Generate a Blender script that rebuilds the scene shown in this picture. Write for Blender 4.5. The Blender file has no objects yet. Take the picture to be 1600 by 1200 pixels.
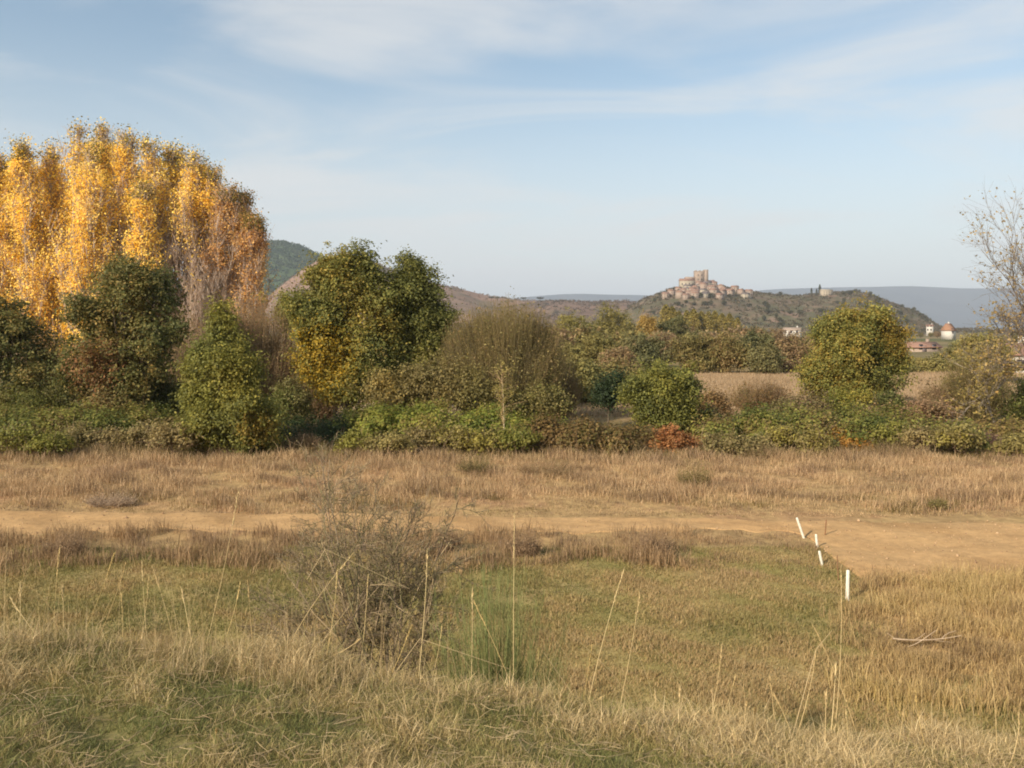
import bpy, math
import numpy as np
from mathutils import Vector

# ------------------------------------------------------------------ camera, sky, sun, exposure
scene = bpy.context.scene
C = scene.collection
FPX, EYE, HZ = 1300.0, 5.5, 515.0          # focal length in photo pixels, eye height over the field, horizon row
cam_d = bpy.data.cameras.new('camera')
cam = bpy.data.objects.new('camera', cam_d)
C.objects.link(cam)
cam.location = (0, 0, EYE)
cam.rotation_euler = (math.radians(90), 0, 0)
cam_d.sensor_width = 36
cam_d.lens = 36 * FPX / 1600
cam_d.shift_y = -(600 - HZ) / 1600
cam_d.clip_start = 0.05
cam_d.clip_end = 60000
scene.camera = cam

SUN_EL, SUN_AZ = 29.0, 224.0               # azimuth clockwise from +Y (the view direction)
sd = bpy.data.lights.new('sun', 'SUN')
sd.energy = 4.0
sd.angle = math.radians(0.6)
sd.color = (1.0, 0.90, 0.77)
sun = bpy.data.objects.new('sun', sd)
C.objects.link(sun)
to_sun = Vector((math.sin(math.radians(SUN_AZ)) * math.cos(math.radians(SUN_EL)),
                 math.cos(math.radians(SUN_AZ)) * math.cos(math.radians(SUN_EL)),
                 math.sin(math.radians(SUN_EL))))
sun.rotation_euler = to_sun.to_track_quat('Z', 'Y').to_euler()
sun.location = (-30, -20, 40)

w = bpy.data.worlds.new('World')
scene.world = w
w.use_nodes = True
nt = w.node_tree
for n in list(nt.nodes):
    nt.nodes.remove(n)


def N(tree, typ, **kw):
    n = tree.nodes.new(typ)
    for k, v in kw.items():
        if k.startswith('i_'):
            n.inputs[k[2:]].default_value = v
        else:
            setattr(n, k, v)
    return n


L = nt.links.new
sky = N(nt, 'ShaderNodeTexSky', sky_type='NISHITA')
sky.sun_disc = False
sky.sun_elevation = math.radians(SUN_EL)
sky.sun_rotation = math.radians(SUN_AZ)
sky.air_density = 1.0
sky.dust_density = 0.8
sky.ozone_density = 1.4
tc = N(nt, 'ShaderNodeTexCoord')
sep = N(nt, 'ShaderNodeSeparateXYZ')
L(tc.outputs['Generated'], sep.inputs[0])
zc = N(nt, 'ShaderNodeMath', operation='MAXIMUM'); zc.inputs[1].default_value = 0.0
L(sep.outputs['Z'], zc.inputs[0])
za = N(nt, 'ShaderNodeMath', operation='ADD'); za.inputs[1].default_value = 0.30
L(zc.outputs[0], za.inputs[0])
dx = N(nt, 'ShaderNodeMath', operation='DIVIDE'); L(sep.outputs['X'], dx.inputs[0]); L(za.outputs[0], dx.inputs[1])
dy = N(nt, 'ShaderNodeMath', operation='DIVIDE'); L(sep.outputs['Y'], dy.inputs[0]); L(za.outputs[0], dy.inputs[1])
comb = N(nt, 'ShaderNodeCombineXYZ'); L(dx.outputs[0], comb.inputs[0]); L(dy.outputs[0], comb.inputs[1])
mp = N(nt, 'ShaderNodeMapping'); L(comb.outputs[0], mp.inputs[0])
mp.inputs['Rotation'].default_value = (0, 0, math.radians(34))
mp.inputs['Scale'].default_value = (0.75, 1.9, 1)
mp.inputs['Location'].default_value = (3.1, 1.7, 0)
n1 = N(nt, 'ShaderNodeTexNoise'); L(mp.outputs[0], n1.inputs['Vector'])
n1.inputs['Scale'].default_value = 1.25
n1.inputs['Detail'].default_value = 9
n1.inputs['Roughness'].default_value = 0.55
n1.inputs['Distortion'].default_value = 0.9
r1 = N(nt, 'ShaderNodeMapRange'); L(n1.outputs['Fac'], r1.inputs['Value'])
r1.inputs['From Min'].default_value = 0.41; r1.inputs['From Max'].default_value = 0.66
r1.inputs['To Min'].default_value = 0.0; r1.inputs['To Max'].default_value = 0.72
r1.interpolation_type = 'SMOOTHSTEP'
# a thin veil that thickens towards the horizon
hz = N(nt, 'ShaderNodeMapRange'); L(zc.outputs[0], hz.inputs['Value'])
hz.inputs['From Min'].default_value = 0.0; hz.inputs['From Max'].default_value = 0.34
hz.inputs['To Min'].default_value = 0.86; hz.inputs['To Max'].default_value = 0.04
hz.interpolation_type = 'SMOOTHSTEP'
inv = N(nt, 'ShaderNodeMath', operation='SUBTRACT'); inv.inputs[0].default_value = 1.0; L(hz.outputs[0], inv.inputs[1])
mul = N(nt, 'ShaderNodeMath', operation='MULTIPLY'); L(inv.outputs[0], mul.inputs[0]); L(r1.outputs[0], mul.inputs[1])
add = N(nt, 'ShaderNodeMath', operation='ADD', use_clamp=True); L(mul.outputs[0], add.inputs[0]); L(hz.outputs[0], add.inputs[1])
mix = N(nt, 'ShaderNodeMix', data_type='RGBA')
L(add.outputs[0], mix.inputs[0])
tint = N(nt, 'ShaderNodeMix', data_type='RGBA', blend_type='MULTIPLY'); tint.inputs[0].default_value = 1
L(sky.outputs[0], tint.inputs[6]); tint.inputs[7].default_value = (0.80, 0.86, 0.80, 1)
L(tint.outputs[2], mix.inputs[6])
mix.inputs[7].default_value = (4.35, 4.33, 4.25, 1)
bg = N(nt, 'ShaderNodeBackground')
bg.inputs['Strength'].default_value = 0.13
L(mix.outputs[2], bg.inputs['Color'])
wo = N(nt, 'ShaderNodeOutputWorld')
L(bg.outputs[0], wo.inputs['Surface'])

scene.view_settings.view_transform = 'Standard'
scene.view_settings.look = 'None'
scene.view_settings.gamma = 1
scene.view_settings.exposure = 0.58
scene.cycles.filter_width = 1.9
scene.cycles.max_bounces = 5
scene.cycles.diffuse_bounces = 3
scene.cycles.transmission_bounces = 3
scene.cycles.transparent_max_bounces = 4
scene.cycles.use_denoising = True

# ------------------------------------------------------------------ small helpers
rng = np.random.default_rng(7)


def lin(r, g, b):
    c = np.array([r, g, b], float) / 255
    return np.where(c <= 0.04045, c / 12.92, ((c + 0.055) / 1.055) ** 2.4)


def P(X, Y, D):                             # a point at distance D in front of the viewpoint
    return np.array([(X - 800) / FPX * D, D, EYE + (HZ - Y) / FPX * D])


def sstep(a, b, v):
    t = np.clip((v - a) / (b - a), 0, 1)
    return t * t * (3 - 2 * t)


def wob(x, y, s, seed=0.0, z=0.0):          # smooth pseudo-noise, about -1..1
    x = np.asarray(x) / s; y = np.asarray(y) / s; z = np.asarray(z) / s
    return (np.sin(x * 1.7 + 1.3 * np.sin(y * 1.1 + seed + z) + seed) +
            np.sin(y * 2.1 + 1.7 * np.sin(x * 0.9 - seed * 1.7 + z * 1.3) + seed * 2.3) +
            np.sin((x + y) * 3.3 + 1.1 * np.sin(x * 2.3 - y * 1.9 + seed + z * 2)) * 0.7) / 2.7


def H(x, y):                                # height of the ground
    x = np.asarray(x, float); y = np.asarray(y, float)
    crest = 4.6 + 0.25 * wob(x, 0 * x, 1.1, 2.0) - 0.05 * x
    top = 3.90 - 0.40 * np.clip(y / 4.6, 0, 1.2) - 0.11 * np.clip(x, -8, 8) * np.clip(y / 4.6, 0, 1.2)
    top = top + 0.03 * wob(x, y, 0.35, 1.0) + 0.02 * wob(x, y, 0.13, 4.0)
    f = sstep(0, 1, (y - crest) / 6.6)
    f = np.where(y > crest, np.minimum(1, (np.clip((y - crest) / 6.3, 0, 1)) ** 0.8), 0)
    f = np.where(f < 1, f * (1.0 - 0.0 * f), 1)
    near = top * (1 - f)
    bumps = 0.03 * wob(x, y, 1.3, 3.0) + 0.015 * wob(x, y, 0.5, 5.0)
    far = np.clip((y - 9) / 4, 0, 1)
    und = 0.25 * wob(x, y, 14.0, 6.0) * sstep(32, 60, y)
    return near + bumps * far * (1 - sstep(100, 200, y)) + und * (1 - sstep(150, 400, y))


def build(name, verts, faces, mat, parent=None, col=None, smooth=False):
    verts = np.asarray(verts, np.float32)
    me = bpy.data.meshes.new(name)
    me.vertices.add(len(verts))
    me.vertices.foreach_set('co', verts.ravel())
    if isinstance(faces, np.ndarray):
        faces = [faces]
    loops = np.concatenate([f.ravel() for f in faces]).astype(np.int32)
    tot = np.concatenate([np.full(len(f), f.shape[1], np.int32) for f in faces])
    st = np.concatenate([[0], np.cumsum(tot)[:-1]]).astype(np.int32)
    me.loops.add(len(loops))
    me.loops.foreach_set('vertex_index', loops)
    me.polygons.add(len(tot))
    me.polygons.foreach_set('loop_start', st)
    me.polygons.foreach_set('loop_total', tot)
    if smooth:
        me.polygons.foreach_set('use_smooth', np.ones(len(tot), bool))
    me.update(calc_edges=True)
    if col is not None:
        a = me.color_attributes.new('Col', 'FLOAT_COLOR', 'POINT')
        c4 = np.ones((len(verts), 4), np.float32)
        c4[:, :3] = col
        a.data.foreach_set('color', c4.ravel())
    me.materials.append(mat)
    o = bpy.data.objects.new(name, me)
    C.objects.link(o)
    if parent is not None:
        o.parent = parent
        o.matrix_parent_inverse = parent.matrix_world.inverted() if False else o.matrix_parent_inverse
        o.location = -Vector(parent.location) if any(parent.location) else (0, 0, 0)
    return o


def tag(o, label=None, cat=None, group=None, kind=None):
    if label: o['label'] = label
    if cat: o['category'] = cat
    if group: o['group'] = group
    if kind: o['kind'] = kind
    return o


def empty(name, loc, label, cat, group=None):
    o = bpy.data.objects.new(name, None)
    o.empty_display_size = 0.3
    o.location = tuple(float(v) for v in loc)
    C.objects.link(o)
    return tag(o, label, cat, group)


def dup(root, loc, rz=0.0, sc=1.0, label=None, group=None):
    r = root.copy(); C.objects.link(r)
    r.location = tuple(float(v) for v in loc)
    r.rotation_euler = (0, 0, rz)
    r.scale = (sc, sc, sc) if not isinstance(sc, tuple) else sc
    if label: r['label'] = label
    if group: r['group'] = group
    for ch in root.children:
        c = ch.copy(); C.objects.link(c); c.parent = r
        for g in ch.children:
            d = g.copy(); C.objects.link(d); d.parent = c
    return r


# ------------------------------------------------------------------ materials
def new_mat(name):
    m = bpy.data.materials.new(name)
    m.use_nodes = True
    for n in list(m.node_tree.nodes):
        m.node_tree.nodes.remove(n)
    return m


def leaf_mat(name, trans=0.35, gloss=0.25):
    m = new_mat(name); t = m.node_tree; l = t.links.new
    a = N(t, 'ShaderNodeAttribute', attribute_name='Col')
    pr = N(t, 'ShaderNodeBsdfPrincipled')
    pr.inputs['Roughness'].default_value = 0.6
    pr.inputs['Specular IOR Level'].default_value = gloss
    l(a.outputs['Color'], pr.inputs['Base Color'])
    tr = N(t, 'ShaderNodeBsdfTranslucent')
    l(a.outputs['Color'], tr.inputs['Color'])
    mx = N(t, 'ShaderNodeMixShader'); mx.inputs[0].default_value = trans
    l(pr.outputs[0], mx.inputs[1]); l(tr.outputs[0], mx.inputs[2])
    out = N(t, 'ShaderNodeOutputMaterial'); l(mx.outputs[0], out.inputs['Surface'])
    return m


def solid_mat(name, rgb, rough=0.8, noise=0.0, scale=5.0, dark=0.5, spec=0.3, attr=False, bump=0.0):
    m = new_mat(name); t = m.node_tree; l = t.links.new
    pr = N(t, 'ShaderNodeBsdfPrincipled')
    pr.inputs['Roughness'].default_value = rough
    pr.inputs['Specular IOR Level'].default_value = spec
    src = None
    if attr:
        src = N(t, 'ShaderNodeAttribute', attribute_name='Col').outputs['Color']
    if noise > 0:
        g = N(t, 'ShaderNodeNewGeometry')
        nz = N(t, 'ShaderNodeTexNoise'); l(g.outputs['Position'], nz.inputs['Vector'])
        nz.inputs['Scale'].default_value = scale; nz.inputs['Detail'].default_value = 8
        nz.inputs['Roughness'].default_value = 0.65
        mr = N(t, 'ShaderNodeMapRange'); l(nz.outputs['Fac'], mr.inputs['Value'])
        mr.inputs['From Min'].default_value = 0.3; mr.inputs['From Max'].default_value = 0.7
        mr.inputs['To Min'].default_value = 1 - noise * dark; mr.inputs['To Max'].default_value = 1 + noise * (1 - dark)
        mx = N(t, 'ShaderNodeMix', data_type='RGBA', blend_type='MULTIPLY'); mx.inputs[0].default_value = 1
        if src is not None: l(src, mx.inputs[6])
        else: mx.inputs[6].default_value = (*rgb, 1)
        l(mr.outputs[0], mx.inputs[7])
        l(mx.outputs[2], pr.inputs['Base Color'])
        if bump > 0:
            b = N(t, 'ShaderNodeBump'); b.inputs['Strength'].default_value = 0.6
            b.inputs['Distance'].default_value = bump
            l(nz.outputs['Fac'], b.inputs['Height']); l(b.outputs[0], pr.inputs['Normal'])
    elif src is not None:
        l(src, pr.inputs['Base Color'])
    else:
        pr.inputs['Base Color'].default_value = (*rgb, 1)
    out = N(t, 'ShaderNodeOutputMaterial'); l(pr.outputs[0], out.inputs['Surface'])
    return m


M_leaf = leaf_mat('leaves', 0.45)
M_grass = leaf_mat('grass_blades', 0.3, 0.3)
M_bark = solid_mat('bark', (0, 0, 0), 0.9, 0.5, 9.0, 0.5, 0.2, attr=True, bump=0.02)
M_twig = solid_mat('twigs', (0, 0, 0), 0.85, attr=True, spec=0.2)
M_ground = solid_mat('soil_and_turf', (0, 0, 0), 0.95, 0.7, 2.6, 0.5, 0.1, attr=True, bump=0.05)
M_road = solid_mat('packed_dirt', (0, 0, 0), 0.95, 0.35, 4.5, 0.5, 0.15, attr=True, bump=0.03)
M_hill = solid_mat('hill_scrub', (0, 0, 0), 1.0, 0.5, 0.02, 0.5, 0.05, attr=True)
M_forest = solid_mat('forest_slope', (0, 0, 0), 1.0, 0.5, 0.03, 0.5, 0.05, attr=True)


# ------------------------------------------------------------------ generators
def leaf_quads(cen, size, colr, r, aspect=0.62, up=0.0, out=None):
    n = len(cen)
    a = r.normal(size=(n, 3)); a /= np.linalg.norm(a, axis=1)[:, None]
    b = r.normal(size=(n, 3))
    if up > 0:                                # leaves facing more upward / outward
        nn = r.normal(size=(n, 3)); nn[:, 2] = np.abs(nn[:, 2]) + up
        if out is not None: nn = nn * 0.6 + out * 1.0
        nn /= np.linalg.norm(nn, axis=1)[:, None]
        a = a - nn * (a * nn).sum(1)[:, None]; a /= np.linalg.norm(a, axis=1)[:, None]
        b = np.cross(nn, a)
    else:
        b = b - a * (a * b).sum(1)[:, None]
        b /= np.linalg.norm(b, axis=1)[:, None]
    s = (size * r.uniform(0.6, 1.35, n))[:, None]
    v = np.stack([cen - a * s, cen + b * s * aspect, cen + a * s, cen - b * s * aspect], 1).reshape(-1, 3)
    f = np.arange(n * 4, dtype=np.int32).reshape(-1, 4)
    return v, f, np.repeat(colr, 4, axis=0)


def tubes(Pts, R, sides, colr):
    """Pts (n,k,3), R (n,k): n tapered curved rods as one vertex set."""
    n, k, _ = Pts.shape
    d = np.gradient(Pts, axis=1)
    d /= np.linalg.norm(d, axis=2)[..., None] + 1e-9
    ref = np.zeros((n, 1, 3)); ref[..., 0] = 1
    ref = np.where(np.abs(d[:, :1, :1]) > 0.8, np.array([0, 1.0, 0]), ref)
    u = np.cross(d, ref); u /= np.linalg.norm(u, axis=2)[..., None] + 1e-9
    v = np.cross(d, u)
    ang = np.arange(sides) * 2 * math.pi / sides
    ring = (u[:, :, None, :] * np.cos(ang)[None, None, :, None] + v[:, :, None, :] * np.sin(ang)[None, None, :, None])
    V = (Pts[:, :, None, :] + ring * R[:, :, None, None]).reshape(-1, 3)
    idx = np.arange(n * k * sides, dtype=np.int32).reshape(n, k, sides)
    nx = np.roll(idx, -1, axis=2)
    F = np.stack([idx[:, :-1], nx[:, :-1], nx[:, 1:], idx[:, 1:]], -1).reshape(-1, 4)
    col = np.repeat(np.asarray(colr).reshape(n, 1, 3) if np.ndim(colr) == 2 else np.tile(np.asarray(colr, float), (n, 1)).reshape(n, 1, 3), k * sides, axis=1).reshape(-1, 3)
    return V, F, col


def merge(parts):
    vs, fs, cs, o = [], [], [], 0
    for v, f, c in parts:
        vs.append(v); fs.append(f + o); cs.append(c); o += len(v)
    return np.concatenate(vs), fs, np.concatenate(cs)


def bez(p0, p1, k, sag, r):
    """rods from p0 to p1 (n,3) bent by sag (n,3) in the middle"""
    t = np.linspace(0, 1, k)[None, :, None]
    return p0[:, None] * (1 - t) + p1[:, None] * t + sag[:, None] * (4 * t * (1 - t))


def lobes_at(D, lobes, squash=0.85):
    out = []
    for X, Y, rx, ry in lobes:
        c = P(X, Y, D); k = D / FPX
        out.append((c, np.array([rx * k, rx * k * squash, ry * k])))
    return out


def in_lobes(lobes, n, r, shell=0.42, rough=0.22):
    vol = np.array([l[1][0] * l[1][2] for l in lobes]); vol = vol / vol.sum()
    which = r.choice(len(lobes), n, p=vol)
    dr = r.normal(size=(n, 3)); dr /= np.linalg.norm(dr, axis=1)[:, None]
    ra = r.uniform(0, 1, n) ** shell
    cs = np.array([l[0] for l in lobes])[which]; rs = np.array([l[1] for l in lobes])[which]
    q = 0.6 * wob(dr[:, 0] * 3 + which, dr[:, 1] * 3, 0.7, 1.0 + which, dr[:, 2] * 3) + 0.5 * wob(dr[:, 0] * 3, dr[:, 1] * 3 + which, 0.28, 2.0 + which, dr[:, 2] * 3)
    ra = ra * (1 + rough * q)
    return cs + dr * ra[:, None] * rs, dr


def palette(pts, pal, r, s=1.0, seed=0.0, var=0.28):
    """pal: list of linear colours; patches of colour through the crown with leaf to leaf variation"""
    pal = np.array(pal)
    t = (wob(pts[:, 0], pts[:, 1], s, seed, pts[:, 2]) * 0.5 + 0.5) + r.normal(0, 0.22, len(pts))
    t = np.clip(t, 0, 0.999) * (len(pal) - 1)
    i = t.astype(int); f = (t - i)[:, None]
    c = pal[i] * (1 - f) + pal[i + 1] * f
    return c * 1.28 * (1 + r.uniform(-var, var, (len(pts), 1)))


GREEN = [lin(96, 98, 50), lin(116, 114, 58), lin(138, 128, 62), lin(164, 138, 66)]
PURP = [lin(136, 112, 86), lin(156, 128, 94), lin(124, 104, 80), lin(172, 142, 102)]
DGREEN = [lin(84, 88, 48), lin(104, 102, 56), lin(126, 114, 62), lin(150, 122, 68)]
YGREEN = [lin(102, 106, 50), lin(126, 122, 56), lin(150, 138, 64), lin(174, 152, 74)]
OLIVE = [lin(104, 98, 58), lin(122, 112, 66), lin(138, 124, 74), lin(136, 112, 72)]
BROWN = [lin(130, 106, 80), lin(148, 122, 90), lin(136, 120, 80), lin(158, 126, 92)]
GOLD = [lin(232, 188, 74), lin(242, 204, 86), lin(250, 220, 118), lin(226, 186, 100)]
RUST = [lin(150, 108, 70), lin(170, 122, 76), lin(146, 116, 76), lin(130, 114, 72)]
BRAMBLE = [lin(86, 92, 46), lin(110, 112, 52), lin(132, 124, 60), lin(126, 104, 66)]


def crown_tree(name, D, base, lobes, n_clu, per, leaf, pal, label, cat, seed, group=None, base_y=None,
               bark=lin(96, 84, 68), spread=0.30, shell=0.45, trunk_r=0.14, limbs=26, yellow=None, psc=1.4, rough=0.34, squash=0.85, twig_extra=0):
    r = np.random.default_rng(seed)
    if leaf > 0.08 and D < 60: leaf *= 0.74; per = int(per * 1.6)
    bx = (base - 800) / FPX * D
    bz = float(H(bx, D)) if base_y is None else base_y
    root = empty(name, (bx, D, bz), label, cat, group)
    Lb0 = lobes_at(D, lobes, squash); Lb = []
    for c0, r0 in Lb0:                            # every limb carries several smaller boughs
        Lb.append((c0, r0 * 0.78))
        for _ in range(7):
            dv = r.normal(size=3); dv /= np.linalg.norm(dv); dv[2] = dv[2] * 0.9 + 0.1
            sc_ = r.uniform(0.30, 0.5)
            Lb.append((c0 + dv * r0 * (1.04 - sc_ * 0.7), np.array([1, 1, 1.15]) * r0.min() * sc_))
    cl, dr = in_lobes(Lb, n_clu, r, shell, rough)
    cl[:, 2] = np.maximum(cl[:, 2], bz + 0.15)
    sh = r.uniform(size=n_clu) < 0.30              # shoots that break the outline
    cl[sh] += dr[sh] * r.exponential(0.24, (sh.sum(), 1)) * np.array([1, 1, 1.3]) * (spread / 0.3)
    spv = np.repeat(r.uniform(0.45, 1.25, n_clu), per)[:, None] * spread
    cen = np.repeat(cl, per, axis=0) + r.normal(0, 1, (n_clu * per, 3)) * spv * np.array([1, 1, 0.75])
    cen[:, 2] = np.maximum(cen[:, 2], bz + 0.03)
    base_col = palette(np.repeat(cl, per, axis=0), pal, r, psc, seed * 1.37)
    cvar = np.repeat(r.uniform(0.78, 1.22, n_clu), per)[:, None]
    base_col = base_col * cvar
    if yellow is not None:                      # a part of the crown that has already turned
        (yx, yy, yr, ycol) = yellow
        yc = P(yx, yy, D); d = np.linalg.norm((cen - yc)[:, [0, 2]], axis=1) / (yr * D / FPX)
        m = (d + r.normal(0, 0.25, len(d)) < 1) & (r.uniform(size=len(d)) < 0.8)
        base_col[m] = np.array(ycol)[r.integers(0, len(ycol), m.sum())] * r.uniform(0.75, 1.2, (m.sum(), 1))
    v, f, c = leaf_quads(cen, leaf, base_col, r, up=0.25, out=np.repeat(dr, per, axis=0))
    build('crown', v, f, M_leaf, root, c)
    # trunk with limbs reaching the clusters
    topz = max(l[0][2] for l in Lb)
    cx = float(np.mean([l[0][0] for l in Lb]))
    p0 = np.array([[bx, D, bz - 0.15]]); p1 = np.array([[cx, D, topz]])
    T = bez(p0, p1, 9, r.normal(0, 0.12, (1, 3)), r)
    tv = [tubes(T, np.linspace(trunk_r, trunk_r * 0.25, 9)[None], 8, bark)]
    idx = r.choice(n_clu, min(limbs, n_clu), replace=False)
    tip = cl[idx]
    hh = np.clip((tip[:, 2] - bz) / (topz - bz), 0.1, 1.0) * r.uniform(0.25, 0.7, len(idx))
    st = p0 + (p1 - p0) * hh[:, None]
    sag = np.zeros_like(tip); sag[:, 2] = -0.06 * np.linalg.norm(tip - st, axis=1); sag += r.normal(0, 0.08, tip.shape)
    B = bez(st, tip, 5, sag, r)
    tv.append(tubes(B, np.tile(np.linspace(trunk_r * 0.38, 0.012, 5), (len(idx), 1)), 4, bark))
    if twig_extra:
        i2 = r.choice(n_clu, twig_extra); q = cl[i2] + r.normal(0, spread * 1.6, (twig_extra, 3))
        s0 = cl[i2] + r.normal(0, spread * 0.4, (twig_extra, 3)); s0[:, 2] -= 0.2
        tv.append(tubes(bez(s0, q, 3, r.normal(0, 0.03, q.shape), r), np.tile([0.012, 0.009, 0.005], (twig_extra, 1)), 3, bark * 1.2))
    v, f, c = merge(tv)
    build('trunk', v, f, M_bark, root, c)
    return root


def twig_shrub(name, D, base, lobes, n_twig, n_leaf, leaf, pal, twcol, label, cat, seed, group=None, rad=0.010, base_spread=0.35, base_y=None, leaf_spread=0.12, rough=0.2):
    """a shrub that reads as a fine haze of upright twigs with a few small leaves"""
    r = np.random.default_rng(seed)
    bx = (base - 800) / FPX * D
    bz = float(H(bx, D)) if base_y is None else base_y
    root = empty(name, (bx, D, bz), label, cat, group)
    Lb = lobes_at(D, lobes)
    tip, dr = in_lobes(Lb, n_twig, r, 0.33, rough)
    tip[:, 2] = np.maximum(tip[:, 2], bz + 0.2)
    wid = max(l[1][0] for l in Lb)
    s0 = np.stack([bx + (tip[:, 0] - bx) * base_spread + r.normal(0, 0.1 * wid, n_twig),
                   D + (tip[:, 1] - D) * base_spread + r.normal(0, 0.1 * wid, n_twig),
                   bz + r.uniform(0, 0.35, n_twig) * (tip[:, 2] - bz)], 1)
    sag = r.normal(0, 0.05, (n_twig, 3)) * wid; sag[:, 2] *= 0.4
    out = tip - s0; out[:, 2] = 0
    sag += out * 0.12
    B = bez(s0, tip, 5, sag, r)
    col = palette(tip, twcol, r, 1.2, seed * 0.7, 0.22)
    v, f, c = merge([tubes(B, np.linspace(1, 0.35, 5)[None] * rad * r.uniform(0.6, 1.6, (n_twig, 1)), 3, col)])
    build('branches', v, f, M_twig, root, c)
    t = r.uniform(0.35, 1.0, n_leaf); i = r.integers(0, n_twig, n_leaf)
    k = np.clip((t * 4).astype(int), 0, 3); fr = (t * 4 - k)[:, None]
    cen = B[i, k] * (1 - fr) + B[i, k + 1] * fr + r.normal(0, leaf_spread, (n_leaf, 3))
    cen[:, 2] = np.maximum(cen[:, 2], bz + 0.03)
    v, f, c = leaf_quads(cen, leaf, palette(cen, pal, r, 1.2, seed * 1.9), r)
    build('foliage', v, f, M_leaf, root, c)
    return root


def blades(name, x, y, h, wd, lean, colr, r, mat=M_grass, label=None, kind='stuff', cat=None, zoff=0.0, az=None, curl=0.5, base=None):
    n = len(x)
    z = (H(x, y) - 0.01 + zoff) if base is None else base
    p = np.stack([x, y, z], 1)
    if az is None: az = r.uniform(0, 2 * math.pi, n)
    dirv = np.stack([np.cos(az), np.sin(az), np.zeros(n)], 1)
    fa = r.uniform(0, 2 * math.pi, n)
    sd_ = np.stack([np.cos(fa), np.sin(fa), np.zeros(n)], 1) * wd[:, None]
    up = np.zeros((n, 3)); up[:, 2] = 1
    lean = lean[:, None]; hh = h[:, None]
    m = p + up * hh * 0.55 * np.sqrt(np.clip(1 - (lean * curl) ** 2, 0.1, 1)) + dirv * hh * 0.5 * lean * curl
    t = m + up * hh * 0.45 * np.clip(1 - lean ** 2 * 0.75, 0.05, 1) + dirv * hh * 0.5 * lean * 1.4
    v = np.stack([p - sd_, p + sd_, m + sd_ * 0.75, m - sd_ * 0.75, t], 1).reshape(-1, 3)
    b = np.arange(n, dtype=np.int32)[:, None] * 5
    q = b + np.array([[0, 1, 2, 3]], np.int32); tr = b + np.array([[3, 2, 4]], np.int32)
    o = build(name, v, [q, tr], mat, None, np.repeat(colr, 5, axis=0))
    return tag(o, label, cat, None, kind)


def ramp(t, stops):
    t = np.clip(t, 0, 0.9999) * (len(stops) - 1)
    i = t.astype(int); f = (t - i)[:, None]; s = np.array(stops)
    return s[i] * (1 - f) + s[i + 1] * f


# ------------------------------------------------------------------ the ground
def Xof(x, y): return 800 + FPX * x / np.maximum(y, 0.5)
def Vof(y): return HZ + EYE * FPX / np.maximum(y, 0.5)


def road_far(X): return 798 + 20 * X / 1600 + 1.0 * np.sin(X / 90.0) + 0.7 * np.sin(X / 31.0)
def road_near(X): return 830 + 75 * sstep(1225, 1370, X) + 2.2 * np.sin(X / 70.0 + 1) + 1.8 * np.sin(X / 23.0) + 1.3 * np.sin(X / 9.0 + 2)


def ycoords():
    return np.concatenate([np.linspace(-25, -1, 14), np.linspace(-0.5, 13, 110), np.linspace(13.3, 112, 230), np.geomspace(114, 21500, 70)])


def xcoords():
    h = np.concatenate([np.linspace(0, 8, 54), np.linspace(8.3, 60, 130), np.geomspace(62, 15000, 45)])
    return np.concatenate([-h[::-1][:-1], h])


gx, gy = np.meshgrid(xcoords(), ycoords(), indexing='xy')
gz = H(gx, gy)
fx, fy = gx.ravel(), gy.ravel()
X_, V_ = Xof(fx, fy), Vof(fy)
TURF = [lin(132, 122, 70), lin(152, 134, 84), lin(162, 138, 94)]
STRAW = [lin(150, 122, 84), lin(172, 142, 96), lin(160, 124, 88)]
nz1 = wob(fx, fy, 2.2, 1.0) * 0.5 + 0.5 + rng.normal(0, 0.12, len(fx))
nz2 = wob(fx, fy, 0.9, 7.0) * 0.5 + 0.5
gc = ramp(nz1, STRAW)
turf = ramp(nz2, TURF)
m_turf = sstep(22, 20, fy) * sstep(9.5, 11, fy) * (1 - sstep(1310, 1400, X_ + 30 * wob(fx, fy, 1.0)) * (fy > 13))
gc = gc * (1 - m_turf[:, None]) + turf * m_turf[:, None]
m_emb = sstep(11, 9, fy)
gc = gc * (1 - m_emb[:, None]) + ramp(nz2, [lin(112, 104, 66), lin(134, 122, 78), lin(120, 112, 70)]) * m_emb[:, None]
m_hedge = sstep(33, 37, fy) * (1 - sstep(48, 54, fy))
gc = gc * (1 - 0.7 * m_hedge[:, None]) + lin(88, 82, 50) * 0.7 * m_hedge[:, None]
m_field = sstep(54, 60, fy) * (1 - sstep(100, 110, fy))
gc = gc * (1 - m_field[:, None]) + ramp(nz1, [lin(166, 138, 104), lin(178, 150, 114), lin(168, 142, 108)]) * m_field[:, None]
m_far = sstep(104, 125, fy)
farc = ramp(wob(fx, fy, 120.0, 2.0) * 0.5 + 0.5 + 0.25 * wob(fx, fy, 30.0, 5.0), [lin(86, 88, 54), lin(112, 104, 64), lin(140, 120, 84), lin(96, 92, 60)])
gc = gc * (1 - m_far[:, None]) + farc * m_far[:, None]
m_pl = sstep(1600, 2600, fy)
gc = gc * (1 - m_pl[:, None]) + lin(70, 82, 60) * m_pl[:, None]
ny_, nx_ = gx.shape
idx = np.arange(nx_ * ny_, dtype=np.int32).reshape(ny_, nx_)
gf = np.stack([idx[:-1, :-1], idx[:-1, 1:], idx[1:, 1:], idx[1:, :-1]], -1).reshape(-1, 4)
tag(build('ground', np.stack([fx, fy, gz.ravel()], 1), gf, M_ground, None, gc, True),
    'dry meadow and embankment ground below the camera', None, None, 'structure')

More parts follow.
